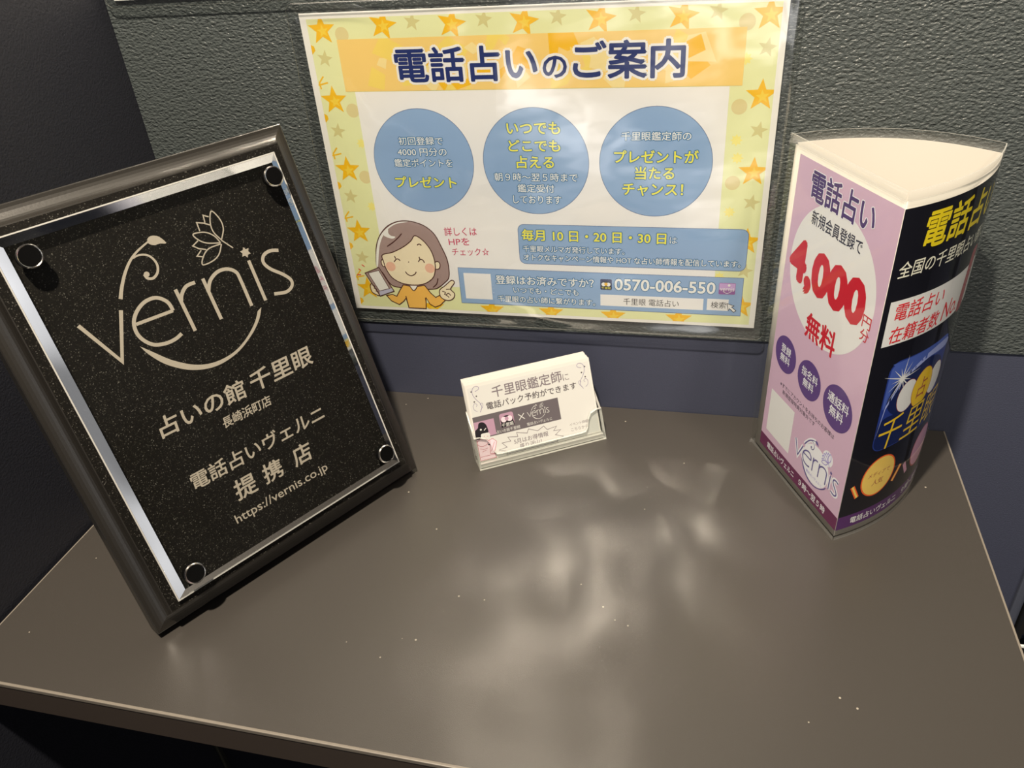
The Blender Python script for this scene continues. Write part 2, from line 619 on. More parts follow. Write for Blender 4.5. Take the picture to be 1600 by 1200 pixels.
I_BG = ink('ink_pale_lime', 232, 224, 160)
I_OR = ink('ink_orange', 252, 182, 24)
I_OR2 = ink('ink_orange_light', 250, 200, 110)
I_OR3 = ink('ink_cream_yellow', 246, 214, 140)
I_TAN = ink('ink_tan', 214, 196, 128)
I_TAN2 = ink('ink_tan_circle', 224, 200, 136)
I_YEL = ink('ink_pale_yellow', 244, 222, 120)
I_WH = ink('ink_white', 242, 229, 211)
I_BL = ink('ink_blue', 146, 168, 190)
I_BLD = ink('ink_slate_outline', 92, 108, 138)
I_NAVY = ink('ink_navy', 26, 42, 96)
I_TEAL = ink('ink_teal_glow', 66, 116, 146)
I_TY = ink('ink_bright_yellow', 255, 226, 70)
I_TW = ink('ink_text_white', 243, 236, 222)
I_BK = ink('ink_black', 30, 26, 28)
I_RED = ink('ink_rose', 206, 62, 92)
I_HAIR = ink('ink_hair_brown', 168, 138, 124)
I_LINE = ink('ink_dark_brown', 84, 44, 36)
I_SKIN = ink('ink_skin', 246, 222, 178)
I_CHEEK = ink('ink_cheek', 240, 182, 146)
I_SHIRT = ink('ink_shirt_orange', 250, 184, 84)
I_GREY = ink('ink_lilac_grey', 198, 188, 196)
I_PURP = ink('ink_icon_purple', 150, 88, 142)
I_PURP2 = ink('ink_icon_lilac', 206, 160, 196)

# background pattern
p = Print()
p.rect(4.4, 2.4, 293.3, 206.6, I_BG, 1)
for i, (x, y) in enumerate([(14.03, 200.2), (55.66, 201.9), (100.57, 201.2), (145.84, 201.1), (191.86, 201.3), (239.09, 201.4), (287, 200.6), (13.63, 156.66), (14.27, 109.77), (13.99, 63.58), (13.2, 17.6), (286.6, 156.4), (286.3, 110.3), (286.4, 64), (286.6, 16.6), (63.2, 4.0), (109.6, 4.3), (154.2, 4.4), (199.5, 4.2), (245.5, 4.4)]):
    p.poly(star(x, y, 9.6, rot=90 if i > 6 or i in (0, 6) else 78), I_OR, 2.0 + i * 0.02)
    p.poly(star(x + 0.6, y - 0.8, 4.2, rot=96), ink('ink_amber', 255, 200, 60), 2.6)
for i, (x, y) in enumerate([(12.56, 182.86), (12.23, 136.37), (12.63, 90.26), (75.3, 203), (121.1, 203), (166.5, 203), (212.8, 203), (258.7, 203), (287.2, 182.8), (287, 135.9), (287, 90.5), (12.7, 43.2), (287, 43)]):
    p.poly(star(x, y, 5.6, rot=80), I_TAN, 2.0 + i * 0.02)
for i, (x, y) in enumerate([(27.3, 197), (25.7, 149.9), (26.5, 104.4), (275, 196.7), (274.5, 149.9), (274.4, 103.2)]):
    p.poly(circle(x, y, 4.6, 24), I_TAN2, 1.5)
for x, y in [(28, 128), (27.6, 83), (276, 177), (274.5, 130), (276, 119), (274, 84), (28, 172), (271, 38)]:
    p.poly(star(x, y, 3.8, 8, 0.6), I_YEL, 1.6)
for x, y in [(7.5, 168), (7.5, 121), (7.5, 75), (7.5, 28)]:
    p.stroke([(x - 3, y - 1.5), (x + 4, y)], 1.0, I_OR, 1.7, smooth=False)
    p.stroke([(x - 1.5, y - 4), (x - 2, y), (x + 1.5, y + 4)], 1.0, I_OR, 1.75, smooth=False)
for x, y in [(5.6, 188.5), (5.6, 145), (5.6, 98), (5.6, 52), (5.6, 6.5)]:
    p.poly([(4.4, y - 3), (7, y - 0.5), (6.5, y + 2), (4.4, y + 3)], I_OR, 1.8)
p.rect(29.6, 21.8, 268.1, 161.8, I_WH, 3)
clipb = [((4.4, 0, 0), (-1, 0, 0)), ((293.3, 0, 0), (1, 0, 0)), ((0, 206.6, 0), (0, 1, 0)), ((0, 2.4, 0), (0, -1, 0))]
p.build('star_border', sheet, pm, clip=clipb)
# title banner
p = Print()
p.rect(23.1, 162.1, 275.2, 194.1, I_OR2, 4)
rr = random.Random(3)
for i in range(44):
    x, y = rr.uniform(27, 271), rr.uniform(165, 191)
    k = rr.uniform(5, 14)
    a = rr.uniform(0, 6.28)
    pts = [(x + k * rr.uniform(0.5, 1.2) * math.cos(a + t), y + k * rr.uniform(0.5, 1.2) * math.sin(a + t)) for t in (0, 1.4, 2.9, 4.4)]
    p.poly(pts, (I_OR, I_OR3, ink('ink_amber_light', 252, 208, 96), I_OR2)[i % 4], 4.2 + i * 0.02)
clipt = [((23.1, 0, 0), (-1, 0, 0)), ((275.2, 0, 0), (1, 0, 0)), ((0, 194.1, 0), (0, 1, 0)), ((0, 162.1, 0), (0, -1, 0))]
p.build('title_banner', sheet, pm, clip=clipt)
p = Print()
for s_, b_ in (('電話占い', (60.2, 167, 153, 188.3)), ('の', (156.1, 168.3, 171.3, 181.3)), ('ご案内', (174.8, 167.1, 241.8, 189.3))):
    p.text(s_, b_, I_NAVY, 7, bold=0.022, halo=(I_WH, 2.0, 5.5))
p.build('title_lettering', sheet, pm)

def disc(cx, lines):
    p = Print()
    p.poly(circle(cx, 115.5, 35.5, 72), I_BLD, 4)
    p.poly(circle(cx, 115.5, 35.15, 72), I_BL, 4.4)
    for body, b_, big in lines:
        p.text(body, b_, I_TY if big else I_TW, 6.4, bold=0.018 if big else 0.007, halo=(I_TEAL, 0.7 if big else 0.55, 5.4))
    p.build('info_circle', sheet, pm)
disc(70.8, [('初回登録で', (55, 127, 86.3, 132.4), 0), ('4000 円分の', (53.2, 119.5, 88.1, 125), 0), ('鑑定ポイントを', (49.8, 112, 91.3, 117.6), 0), ('プレゼント', (48.4, 97.5, 92.7, 105.4), 1)])
disc(148.4, [('いつでも', (130.6, 134, 165.7, 141.8), 1), ('どこでも', (131, 122.8, 165.4, 130.4), 1), ('占える', (135.7, 111.6, 160.8, 120), 1), ('朝９時〜翌５時まで', (119.8, 102.8, 176.2, 108.5), 0), ('鑑定受付', (135.3, 95.2, 160.4, 100.8), 0), ('しております', (131.7, 87.4, 164.8, 93), 0)])
disc(226.0, [('千里眼鑑定師の', (204.6, 129.9, 247.6, 135.4), 0), ('プレゼントが', (200, 115.7, 252.6, 123.9), 1), ('当たる', (213.4, 104.9, 238.2, 113.3), 1), ('チャンス！', (205.5, 94, 244.3, 102.2), 1)])

p = Print()
p.poly(rrect(133.3, 42.6, 287.6, 72.5, 4.5), I_BLD, 4)
p.poly(rrect(133.65, 42.95, 287.25, 72.15, 4.2), I_BL, 4.4)
p.text('毎月 10 日・20 日・30 日', (135.9, 60.4, 234.9, 68.8), I_TY, 6.4, bold=0.018, halo=(I_TEAL, 0.75, 5.4))
p.text('は', (237.2, 61.2, 241.9, 65.9), I_TW, 6.4, halo=(I_TEAL, 0.5, 5.4))
p.text('千里眼メルマガ発行しています。', (136.3, 51.9, 207.2, 56.8), I_TW, 6.4, bold=0.007, halo=(I_TEAL, 0.6, 5.4))
p.text('オトクなキャンペーン情報や HOT な占い師情報を配信しています。', (136.4, 45.3, 284.1, 50.3), I_TW, 6.4, bold=0.007, halo=(I_TEAL, 0.6, 5.4))
p.build('newsletter_box', sheet, pm)

p = Print()
p.rect(86.4, 8.8, 287.2, 37.9, I_BLD, 4)
p.rect(86.75, 9.15, 286.85, 37.55, I_BL, 4.4)
p.rect(90.3, 12.8, 110.8, 33.6, I_WH, 4.8)
p.text('登録はお済みですか？', (114.3, 25.9, 185.9, 33), I_TW, 6.4, bold=0.014, halo=(I_TEAL, 0.7, 5.4))
p.text('いつでも・どこでも', (127, 19.2, 174.8, 24), I_TW, 6.4, bold=0.007, halo=(I_TEAL, 0.6, 5.4))
p.text('千里眼の占い師に繋がります。', (114.8, 11.5, 186.8, 16.7), I_TW, 6.4, bold=0.007, halo=(I_TEAL, 0.6, 5.4))
p.text('0570-006-550', (200.4, 24.9, 269.2, 33.9), I_TW, 6.4, bold=0.022, halo=(I_TEAL, 0.75, 5.4))
p.rect(190.5, 12.2, 261.8, 21.0, I_WH, 4.8)
p.rect(264.3, 12.5, 278.6, 21.3, I_WH, 4.8)
p.text('千里眼 電話占い', (206.8, 13.6, 245.2, 18.9), I_BK, 5.4)
p.text('検索', (266.9, 14.2, 277, 19.2), I_BK, 5.4)
arrow = [(277.6, 18.2), (282.4, 16.6), (280.9, 15.6), (283.9, 13), (282.5, 11.6), (279.6, 14.3), (278.8, 12.8)]
p.poly(arrow, I_WH, 6)
p.stroke(arrow, 0.45, I_BK, 6.3, closed=True, smooth=False)
# app icons printed on the bar
p.poly(rrect(190.5, 24.7, 198.6, 33.1, 1), ink('ink_icon_navy', 44, 48, 84), 5)
p.poly(circle(194.5, 28.6, 3.6, 24, 3.0), ink('ink_icon_dark', 24, 22, 34), 5.4)
for dx in (-1.7, 1.7):
    p.poly(circle(194.5 + dx, 29, 1.5, 18), I_WH, 5.7)
p.poly(circle(194.5, 29.2, 1.2, 18), I_OR, 6)
p.text('千里眼', (191.3, 25.2, 197.8, 27.2), I_TY, 6.3)
p.poly(rrect(271.4, 25.1, 282.3, 33.8, 0.8), I_PURP, 5)
p.rect(271.6, 28.5, 282.1, 33.4, I_PURP2, 5.3)
p.text('vernis', (272.2, 27.6, 281.6, 30.8), I_WH, 6.2)
p.stroke([(274.3, 27.4), (277, 25.9), (279.8, 27.6)], 0.35, I_WH, 6.2)
p.poly(circle(278, 32, 0.9, 14), I_WH, 6.2)
p.build('contact_box', sheet, pm)

p = Print()
for body, b_ in (('詳しくは', (79.5, 62.6, 103.5, 69)), ('HPを', (81.9, 55.3, 97.4, 60.9)), ('チェック☆', (83.6, 47.5, 111.3, 53.6))):
    p.text(body, b_, I_RED, 6, bold=0.004, rot=0.03)
p.build('pink_lettering', sheet, pm)

# cartoon woman with a phone
Wm = dict(
hair=[[50.12, 72.84], [57.67, 72.05], [65.3, 69.19], [71.74, 63.29], [75.79, 53.99], [79.03, 44.09], [79.55, 34.78], [78.42, 28.7], [75.1, 25.08], [70.48, 21.36], [66.05, 19.39], [55.03, 18.87], [36.44, 19.79], [30.97, 23.11], [27.13, 30.9], [23.3, 36.0], [23.96, 44.66], [25.88, 53.23], [29.71, 60.87], [35.82, 67.62], [43.0, 71.46]],
face=[[56.97, 61.65], [62.92, 57.71], [67.63, 50.4], [69.4, 42.05], [68.81, 34.34], [65.94, 28.17], [59.04, 23.48], [50.41, 22.03], [41.23, 23.13], [34.21, 27.24], [30.58, 33.67], [29.19, 40.56], [29.21, 45.7], [37.59, 48.12], [46.61, 52.63], [53.09, 57.41]],
hl=[[53.24, 72.11], [42.74, 69.83], [34.3, 63.48], [28.41, 53.31], [24.2, 37.0], [23.0, 37.73], [25.29, 49.83], [29.57, 60.03], [36.58, 67.23], [44.63, 71.5]],
hl2=[[36.79, 66.01], [36.72, 63.13], [38.45, 61.12], [41.64, 60.38], [39.32, 58.82], [35.34, 59.79], [32.77, 61.78]],
earR=[[70.16, 41.66], [72.22, 41.73], [73.19, 39.65], [72.4, 36.63], [70.22, 35.69], [69.09, 36.5], [69.2, 40]],
earL=[[28.13, 41.81], [27.23, 40.05], [27.74, 37.04], [29.05, 36.22], [29.9, 38], [29.19, 41]],
body=[[41.88, 21.82], [38.6, 17.21], [35.17, 11.81], [31.95, 13.28], [26.99, 12.13], [30.18, 7.73], [36.24, 4.84], [40.16, 7.79], [42.82, 11.1], [43.61, 2.45], [57.49, 2.45], [58.73, 11.89], [60.99, 6.59], [64.92, 4.07], [69.42, 6.12], [74.22, 10.88], [69.59, 14.22], [66.42, 12.46], [63.05, 15.69], [58.86, 22.15], [50.17, 20.43]],
handL=[[16.97, 22.04], [14.98, 19.71], [15.31, 15.2], [17.55, 13.04], [21.28, 11.85], [24, 15], [20, 20]],
handR=[[74.78, 22.44], [79.86, 26.86], [81.92, 26.95], [82.36, 24.97], [79.05, 20.0], [81.56, 16.59], [80.74, 12.99], [77.54, 10.6], [73.37, 10.83], [70.32, 13.37], [70.04, 17.81], [71.58, 20.09]])
p = Print()
LW = 0.75
def shape(key, m, l, line=True, smooth=True):
    p.poly(Wm[key], m, l, smooth)
    if line:
        p.stroke(Wm[key], LW, I_LINE, l + 0.3, closed=True, smooth=smooth)
shape('hair', I_HAIR, 5)
p.poly(Wm['hl'], I_TW, 5.5, True)
p.poly(Wm['hl2'], I_TW, 5.55, True)
shape('earR', I_SKIN, 5.6)
shape('earL', I_SKIN, 5.6)
shape('body', I_SHIRT, 5.7, smooth=False)
p.poly([(46.9, 21.2), (49.72, 17.3), (53.3, 21.5)], I_TW, 6.2)
p.stroke([(46.9, 21.2), (48.4, 18.4), (49.72, 17.3), (51.4, 18.6), (53.3, 21.5)], LW, I_LINE, 6.3)
p.stroke([(42.59, 12.45), (42.84, 8.38), (43.68, 2.47)], LW, I_LINE, 6.2)
p.stroke([(58.11, 11.68), (58.11, 7.34), (57.49, 2.75)], LW, I_LINE, 6.2)
p.poly(Wm['face'], I_SKIN, 6.5, True)
p.stroke(Wm['face'], LW, I_LINE, 6.9, closed=True)
for cx, cy in ((34.28, 36.6), (64.94, 36.34)):
    p.poly(circle(cx, cy, 3.8, 24), I_CHEEK, 6.7)
for st in ([(46.98, 63.01), (43.57, 59.61), (38.82, 55.73), (34.15, 52.65)], [(37.61, 40.44), (39.64, 42.66), (41.33, 42.72), (42.56, 41.48)], [(39.29, 43.07), (38.54, 45.18)], [(56.67, 41.15), (58.44, 43.17), (60.42, 42.57), (61.37, 40.47)], [(58.24, 42.91), (57.73, 45.18)], [(57.56, 54.4), (59.32, 55.29), (60.8, 54.17)], [(48.84, 41.03), (49.25, 40.45)], [(45.28, 32.96), (46.64, 30.84), (49.41, 29.64), (52.56, 31.08), (53.85, 33.05)], [(70.12, 28.35), (68.72, 23.92), (65.38, 20.68)]):
    p.stroke(st, 0.8, I_LINE, 7.1)
shape('handL', I_SKIN, 7.0)
ph = [(12.66, 30.31), (24.64, 35.35), (33.69, 16.08), (21.64, 11.41)]
p.poly(ph, I_HAIR, 7.5)
p.poly([(21.77, 15.69), (32.83, 18.73), (33.23, 15.87), (21.64, 11.41)], I_GREY, 7.6)
p.poly([(15.18, 30.41), (24.06, 32.97), (30.15, 18.16), (21.77, 15.69)], I_TW, 7.65)
p.stroke(ph, LW, I_LINE, 7.9, closed=True, smooth=False)
p.stroke([(15.18, 30.41), (24.06, 32.97), (30.15, 18.16), (21.77, 15.69)], 0.5, I_LINE, 7.9, closed=True, smooth=False)
for a, b in (((16.6, 20.4), (18.6, 18.9)), ((17.5, 17.8), (19.8, 16.6)), ((18.6, 15.4), (20.8, 14.4))):
    p.stroke([a, ((a[0] + b[0]) / 2 + 0.5, (a[1] + b[1]) / 2 + 0.5), b], 0.7, I_LINE, 8)
shape('handR', I_SKIN, 7.5)
for st in ([(72.14, 17.91), (74.55, 17.13), (73.97, 15.77)], [(74.7, 14.92), (76.96, 16.36), (78.43, 14.66)], [(73.4, 15.6), (75.8, 14.2), (77, 12.9)], [(75.3, 19.6), (78.9, 19.9)]):
    p.stroke(st, 0.7, I_LINE, 8)
for a, b in (((7.82, 33.64), (9.75, 32.39)), ((11.1, 37.27), (13.2, 35.6)), ((5.84, 28.7), (9.09, 28.83))):
    p.stroke([a, b], 0.8, ink('ink_spark_red', 232, 86, 70), 6, smooth=False)
p.build('woman_illustration', sheet, pm)

wavy_film('laminate_film', po, -0.0058, -0.0066, 0.3028, 0.2168, 0.005, -0.0050, 0.0064, 3, 150, 130)

# the foot of a second laminated sheet, above and to the left
p2 = empty('laminated_notice', (-0.1310, -0.0030, 0.2200), Matrix.Rotation(0.004, 3, 'Y'))
tag(p2, 'second laminated notice with only its bottom edge showing at the top left', 'notice')
link('paper_sheet', boxmesh((0.0012, 0, 0.0030), (0.2982, 0.0009, 0.2130)), PAPER, p2)
wavy_film('laminate_film', p2, -0.0040, -0.0012, 0.3034, 0.2180, 0.006, -0.0026, 0.0022, 11, 120, 90)

# ------------------------------------------------------------------ the plaque
ya, ti = 1.02742, 0.33852
U = Vector((math.cos(ya), math.sin(ya), 0))
BK = Vector((-math.sin(ya), math.cos(ya), 0))
V = Vector((0, 0, math.cos(ti))) + BK * math.sin(ti)
N = U.cross(V)
PR = Matrix((U, V, N)).transposed()
BASE = 0.013
pq = empty('wall_plaque', (0.02062, -0.18064, ZT + BASE * math.sin(ti) + 0.0001), PR)
pq.name = 'award_plaque'
tag(pq, 'black standing plaque with clear acrylic face and sand-coloured lettering', 'plaque')
WQ, HQ = 0.1935, 0.2448

m, t, b_ = principled('black_speckled_board')
b_.inputs['Roughness'].default_value = 0.5
b_.inputs['Specular IOR Level'].default_value = 0.2
tcn = t.nodes.new('ShaderNodeTexCoord')
vo = t.nodes.new('ShaderNodeTexVoronoi')
vo.inputs['Scale'].default_value = 2400
wn = t.nodes.new('ShaderNodeValToRGB')
wn.color_ramp.elements[0].position = 0.0
wn.color_ramp.elements[0].color = (0.0060, 0.0055, 0.0048, 1)
wn.color_ramp.elements[1].position = 1.0
wn.color_ramp.elements[1].color = (0.13, 0.127, 0.115, 1)
e = wn.color_ramp.elements.new(0.86)
e.color = (0.0085, 0.0078, 0.0066, 1)
e = wn.color_ramp.elements.new(0.96)
e.color = (0.030, 0.028, 0.023, 1)
sepc = t.nodes.new('ShaderNodeSeparateColor')
t.links.new(tcn.outputs['Object'], vo.inputs['Vector'])
t.links.new(vo.outputs['Color'], sepc.inputs[0])
t.links.new(sepc.outputs[0], wn.inputs['Fac'])
t.links.new(wn.outputs['Color'], b_.inputs['Base Color'])
SPECK = m
FRAME = surf('dark_bronze_lacquer', (0.0125, 0.0105, 0.008), 0.40, 700, 0.12, 0.0003, 2, spec=1.0)

# moulded frame: outer lip, concave sweep, up to the flat field
prof = [(0.0, -BASE), (0.0, 0.0), (0.0006, 0.0006)]
for i in range(1, 9):
    a = math.pi / 2 * i / 8
    prof.append((0.0006 + 0.0093 * math.sin(a), 0.0006 + 0.0068 * (1 - math.cos(a))))
prof += [(0.0102, 0.0082), (0.0108, 0.0083)]
bm = bmesh.new()
rings = []
for ins, z in prof:
    w = WQ / 2 - ins
    rings.append([bm.verts.new(q) for q in ((-w, ins, z), (w, ins, z), (w, HQ - ins, z), (-w, HQ - ins, z))])
for a, b in zip(rings, rings[1:]):
    for i in range(4):
        j = (i + 1) % 4
        bm.faces.new((a[i], a[j], b[j], b[i]))
bm.faces.new(rings[0][::-1])
link('moulded_frame', bm, FRAME, pq)
w = WQ / 2 - 0.0108
bm = bmesh.new()
box(bm, (-w, 0.0108, 0.004), (w, HQ - 0.0108, 0.00832))
link('speckled_field', bm, SPECK, pq)
# prop at the back
bm = bmesh.new()
prism(bm, [(-0.03, 0.20), (0.03, 0.20), (0.035, 0.001), (-0.035, 0.001)], -BASE - 0.004, -BASE - 0.0005)
link('back_board', bm, BLACKM, pq)
legq = bmesh.new()
foot_d = 0.075
vz = Vector((0, 0, 1))
top_l = (0.0, 0.165, -BASE - 0.004)
def loc_of(world_off):
    return Vector((world_off.dot(U), world_off.dot(V), world_off.dot(N)))
down = BK * 0.105 + Vector((0, 0, -(BASE * math.sin(ti)) + 0.0005))
foot = loc_of(down)
pts = [Vector((-0.018, 0.165, -BASE - 0.0042)), Vector((0.018, 0.165, -BASE - 0.0042)), foot + Vector((0.026, 0, 0)), foot + Vector((-0.026, 0, 0))]
vv = [legq.verts.new(q) for q in pts] + [legq.verts.new(q + Vector((0, 0.002, -0.0015))) for q in pts]
for f in ((0, 1, 2, 3), (7, 6, 5, 4), (0, 4, 5, 1), (1, 5, 6, 2), (2, 6, 7, 3), (3, 7, 4, 0)):
    legq.faces.new([vv[i] for i in f])
link('easel_leg', legq, BLACKM, pq)

# clear plate with a wide bevel
ACR = clear('clear_acrylic', (0.96, 0.97, 0.96), 0.01, 1.45)
BEV = cut_edge('acrylic_bevel', 0.62, (0.95, 0.97, 1.0), 0.06)
AW, AB = 0.0806, 0.01526
ZB, Z1, Z2 = 0.0088, 0.0100, 0.01335
BV = 0.0052
bm = bmesh.new()
def ring(ins, z):
    return [bm.verts.new(q) for q in ((-AW + ins, AB + ins, z), (AW - ins, AB + ins, z), (AW - ins, HQ - AB - ins, z), (-AW + ins, HQ - AB - ins, z))]
r0, r1, r2 = ring(0, ZB), ring(0, Z1), ring(BV, Z2)
for a, b, mi in ((r0, r1, 1), (r1, r2, 1)):
    for i in range(4):
        j = (i + 1) % 4
        bm.faces.new((a[i], a[j], b[j], b[i])).material_index = mi
bm.faces.new(r2).material_index = 0
link('acrylic_plate', bm, [ACR, BEV], pq)
# pale bars along the plate's outer rim, its glint put into their colour
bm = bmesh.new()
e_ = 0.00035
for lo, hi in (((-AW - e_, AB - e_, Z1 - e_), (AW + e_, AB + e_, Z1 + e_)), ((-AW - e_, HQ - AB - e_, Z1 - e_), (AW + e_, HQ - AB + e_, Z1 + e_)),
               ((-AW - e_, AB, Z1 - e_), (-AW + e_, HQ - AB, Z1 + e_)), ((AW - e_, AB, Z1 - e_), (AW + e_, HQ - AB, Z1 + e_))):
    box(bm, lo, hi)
link('rim_glint', bm, flat('pale_arris_glint', (0.75, 0.75, 0.72), 0.25, 0.3), pq)

# four stand-off bolts
CAPB = flat('gloss_black_cap', (0.004, 0.004, 0.004), 0.07)
for cx, cy in ((-0.0674, 0.2168), (0.0711, 0.2165), (0.0707, 0.0280), (-0.0676, 0.0273)):
    def lathe(prof_, n=40):
        bm = bmesh.new()
        rs = []
        for r, z in prof_:
            if r < 1e-6:
                rs.append([bm.verts.new((cx, cy, z))])
            else:
                rs.append([bm.verts.new((cx + r * math.cos(2 * math.pi * i / n), cy + r * math.sin(2 * math.pi * i / n), z)) for i in range(n)])
        for a, b in zip(rs, rs[1:]):
            for i in range(n):
                j = (i + 1) % n
                if len(b) == 1:
                    f = bm.faces.new((a[i], a[j], b[0]))
                else:
                    f = bm.faces.new((a[i], a[j], b[j], b[i]))
                f.smooth = False
        return bm
    cap = link('standoff_cap', lathe([(0.0060, Z2 + 0.0001), (0.0060, Z2 + 0.0040), (0.0056, Z2 + 0.0046), (0.0052, Z2 + 0.0046), (0.0, Z2 + 0.0046)]), CAPB, pq)
    rim = link('cap_rim', lathe([(0.00605, Z2 + 0.0036), (0.0061, Z2 + 0.0042), (0.0056, Z2 + 0.0049), (0.0052, Z2 + 0.0047)]), SILVER, cap)

# lettering and logo
GOLD = surf('sand_gold_lettering', (0.42, 0.38, 0.32), 0.55, 2500, 0.3, 0.0002)
# laid on the speckled field, seen through the clear plate
qm = lambda x, y, z: Vector(((1.0104 * x + 1.57) / 1000, (1.0104 * y - 2.18) / 1000, 0.00832 + z / 1000))
LOGO = dict(
v=[[-61.45, 177.11], [-50.2, 151.58], [-39.13, 176.54]],
e=[[-35.34, 166.78], [-14.42, 166.14], [-14.87, 170.81], [-17.39, 174.39], [-21.08, 176.34], [-26.74, 175.91], [-32.25, 172.77], [-35.9, 168.24], [-37.03, 162.63], [-35.44, 157.4], [-31.53, 153.09], [-25.44, 151.24], [-19.7, 151.42], [-15.52, 152.8]],
r1=[[-8.35, 176.28], [-8.03, 151.22]], r2=[[-7.93, 169.44], [-6.18, 172.57], [-2.11, 175.74], [3.35, 176.02]],
n1=[[8.23, 176.36], [8.37, 151.45]], n2=[[8.16, 168.33], [11.69, 173.77], [17.65, 176.85], [23.55, 176.39], [27.69, 173.06], [28.4, 167.83], [28.28, 151.56]],
i=[[37.69, 176.48], [37.57, 151.27]],
s=[[57.65, 175.58], [52.58, 177.09], [47.75, 176.11], [45.68, 172.35], [48.1, 167.4], [54.29, 161.49], [57.7, 156.57], [56.56, 152.85], [51.76, 151.08], [44.15, 152.85]],
stem=[[-36.74, 181.98], [-33.69, 187.16], [-28.95, 193.51], [-23.58, 198.75], [-17.98, 202.15], [-10.32, 205.06]],
curl=[[-21.9, 199.49], [-18.13, 199.94], [-14.29, 198.55], [-12.1, 195.46], [-11.62, 191.59], [-13.29, 188.04], [-16.46, 186.18], [-19.23, 187.06], [-20.0, 189.66]],
leaf=[[-10.97, 204.65], [-10.28, 206.5], [-7.94, 207.24], [-5.18, 206.29], [-3.36, 204.29], [-2.08, 201.08], [-5.37, 201.96], [-8.07, 202.09], [-10.27, 203.23]],
smile_o=[[-38.67, 155.32], [-35.92, 148.64], [-29.78, 139.99], [-19.18, 131.95], [-6.05, 128.11], [8.11, 129.77], [20.37, 135.64], [28.85, 142.31], [33.41, 148.65]],
smile_i=[[30.32, 147.35], [25.15, 141.31], [15.64, 134.63], [5.53, 130.94], [-5.91, 130.59], [-16.31, 133.91], [-26.33, 141.32], [-33.66, 149.54]])
PETALS = [[[27.53, 192.62], [25.1, 198.25], [25.66, 203.75], [28.94, 209.28], [31.65, 203.67], [31.27, 198.06], [27.53, 192.62]],
[[26.13, 206.9], [23.47, 208.61], [22.75, 204.53]], [[25.23, 202.19], [22.04, 204.48], [18.33, 206.0], [18.01, 201.13]],
[[26.4, 191.29], [24.57, 196.04], [20.3, 199.69], [13.72, 200.72], [15.43, 196.64], [19.41, 193.54], [26.4, 191.29]],
[[14.73, 196.6], [10.8, 194.87], [13.42, 192.33], [17.03, 190.57]],
[[26.13, 190.71], [18.5, 190.52], [13.79, 187.44], [11.55, 183.47], [17.69, 183.42], [22.75, 185.64], [26.56, 190.55]],
[[14.13, 191.13], [10.63, 188.87], [13.75, 187.36]], [[27.45, 192.46], [32.03, 186.2]]]
def draw_logo(p, f, k, m, layer, wide=2.0, thin=0.7, flower=None):
    """flourished wordmark; f maps logo millimetres to sheet millimetres, k is the scale"""
    g = lambda pts: [f(*q) for q in pts]
    for key in ('r1', 'n1', 'i'):
        p.stroke(g(LOGO[key]), wide * k, m, layer, smooth=False)
    p.stroke(g(LOGO['v']), wide * k, m, layer, smooth=False)
    p.stroke(g(LOGO['e'][:2]), wide * k * 0.9, m, layer, smooth=False)
    for key, lw in (('e', wide), ('r2', wide), ('n2', wide), ('s', wide)):
        pts = LOGO[key][1:] if key == 'e' else LOGO[key]
        p.stroke(g(pts), lw * k, m, layer + 0.1)
    p.poly(star(*f(37.84, 181.38), 3.3 * k, 6, 0.58), m, layer)
    p.stroke(g(LOGO['stem']), wide * k, m, layer, taper=lambda t: 1.0 - 0.55 * t)
    p.stroke(g(LOGO['curl']), 1.5 * k, m, layer + 0.1, taper=lambda t: 0.6 + 0.5 * t)
    p.poly(circle(*f(-18.85, 189.22), 1.5 * k, 20), m, layer)
    p.poly(g(LOGO['leaf']), m, layer + 0.2, True)
    p.poly(catmull(g(LOGO['smile_o'])) + catmull(g(LOGO['smile_i'])), m, layer)
    for q in PETALS:
        p.stroke(g(q), thin * k, flower or m, layer + 0.2, smooth=len(q) > 4)
p = Print()
draw_logo(p, lambda x, y: (x, y), 1.0, GOLD, 1)
p.build('logo_lettering', pq, qm)
p = Print()
p.text('占いの館', (-49.7, 103.8, 4.6, 115.6), GOLD, 1, bold=0.016, shear=0.10)
p.text('千里眼', (8.2, 104.0, 50.6, 116.2), GOLD, 1, bold=0.016, shear=0.10)
p.text('長崎浜町店', (-16.6, 92.8, 15.6, 99.3), GOLD, 1, bold=0.014, shear=0.10)
p.text('電話占いヴェルニ', (-46.6, 68.4, 43.0, 78.6), GOLD, 1, bold=0.014, shear=0.10)
p.text('提', (-27.4, 49.6, -13.6, 62.2), GOLD, 1, bold=0.016, shear=0.10)
p.text('携', (-8.4, 49.8, 5.0, 62.0), GOLD, 1, bold=0.016, shear=0.10)
p.text('店', (12.4, 49.8, 26.2, 62.2), GOLD, 1, bold=0.016, shear=0.10)
p.text('https://vernis.co.jp', (-33.8, 36.4, 31.0, 43.6), GOLD, 1, bold=0.006)
p.build('inscription', pq, qm)

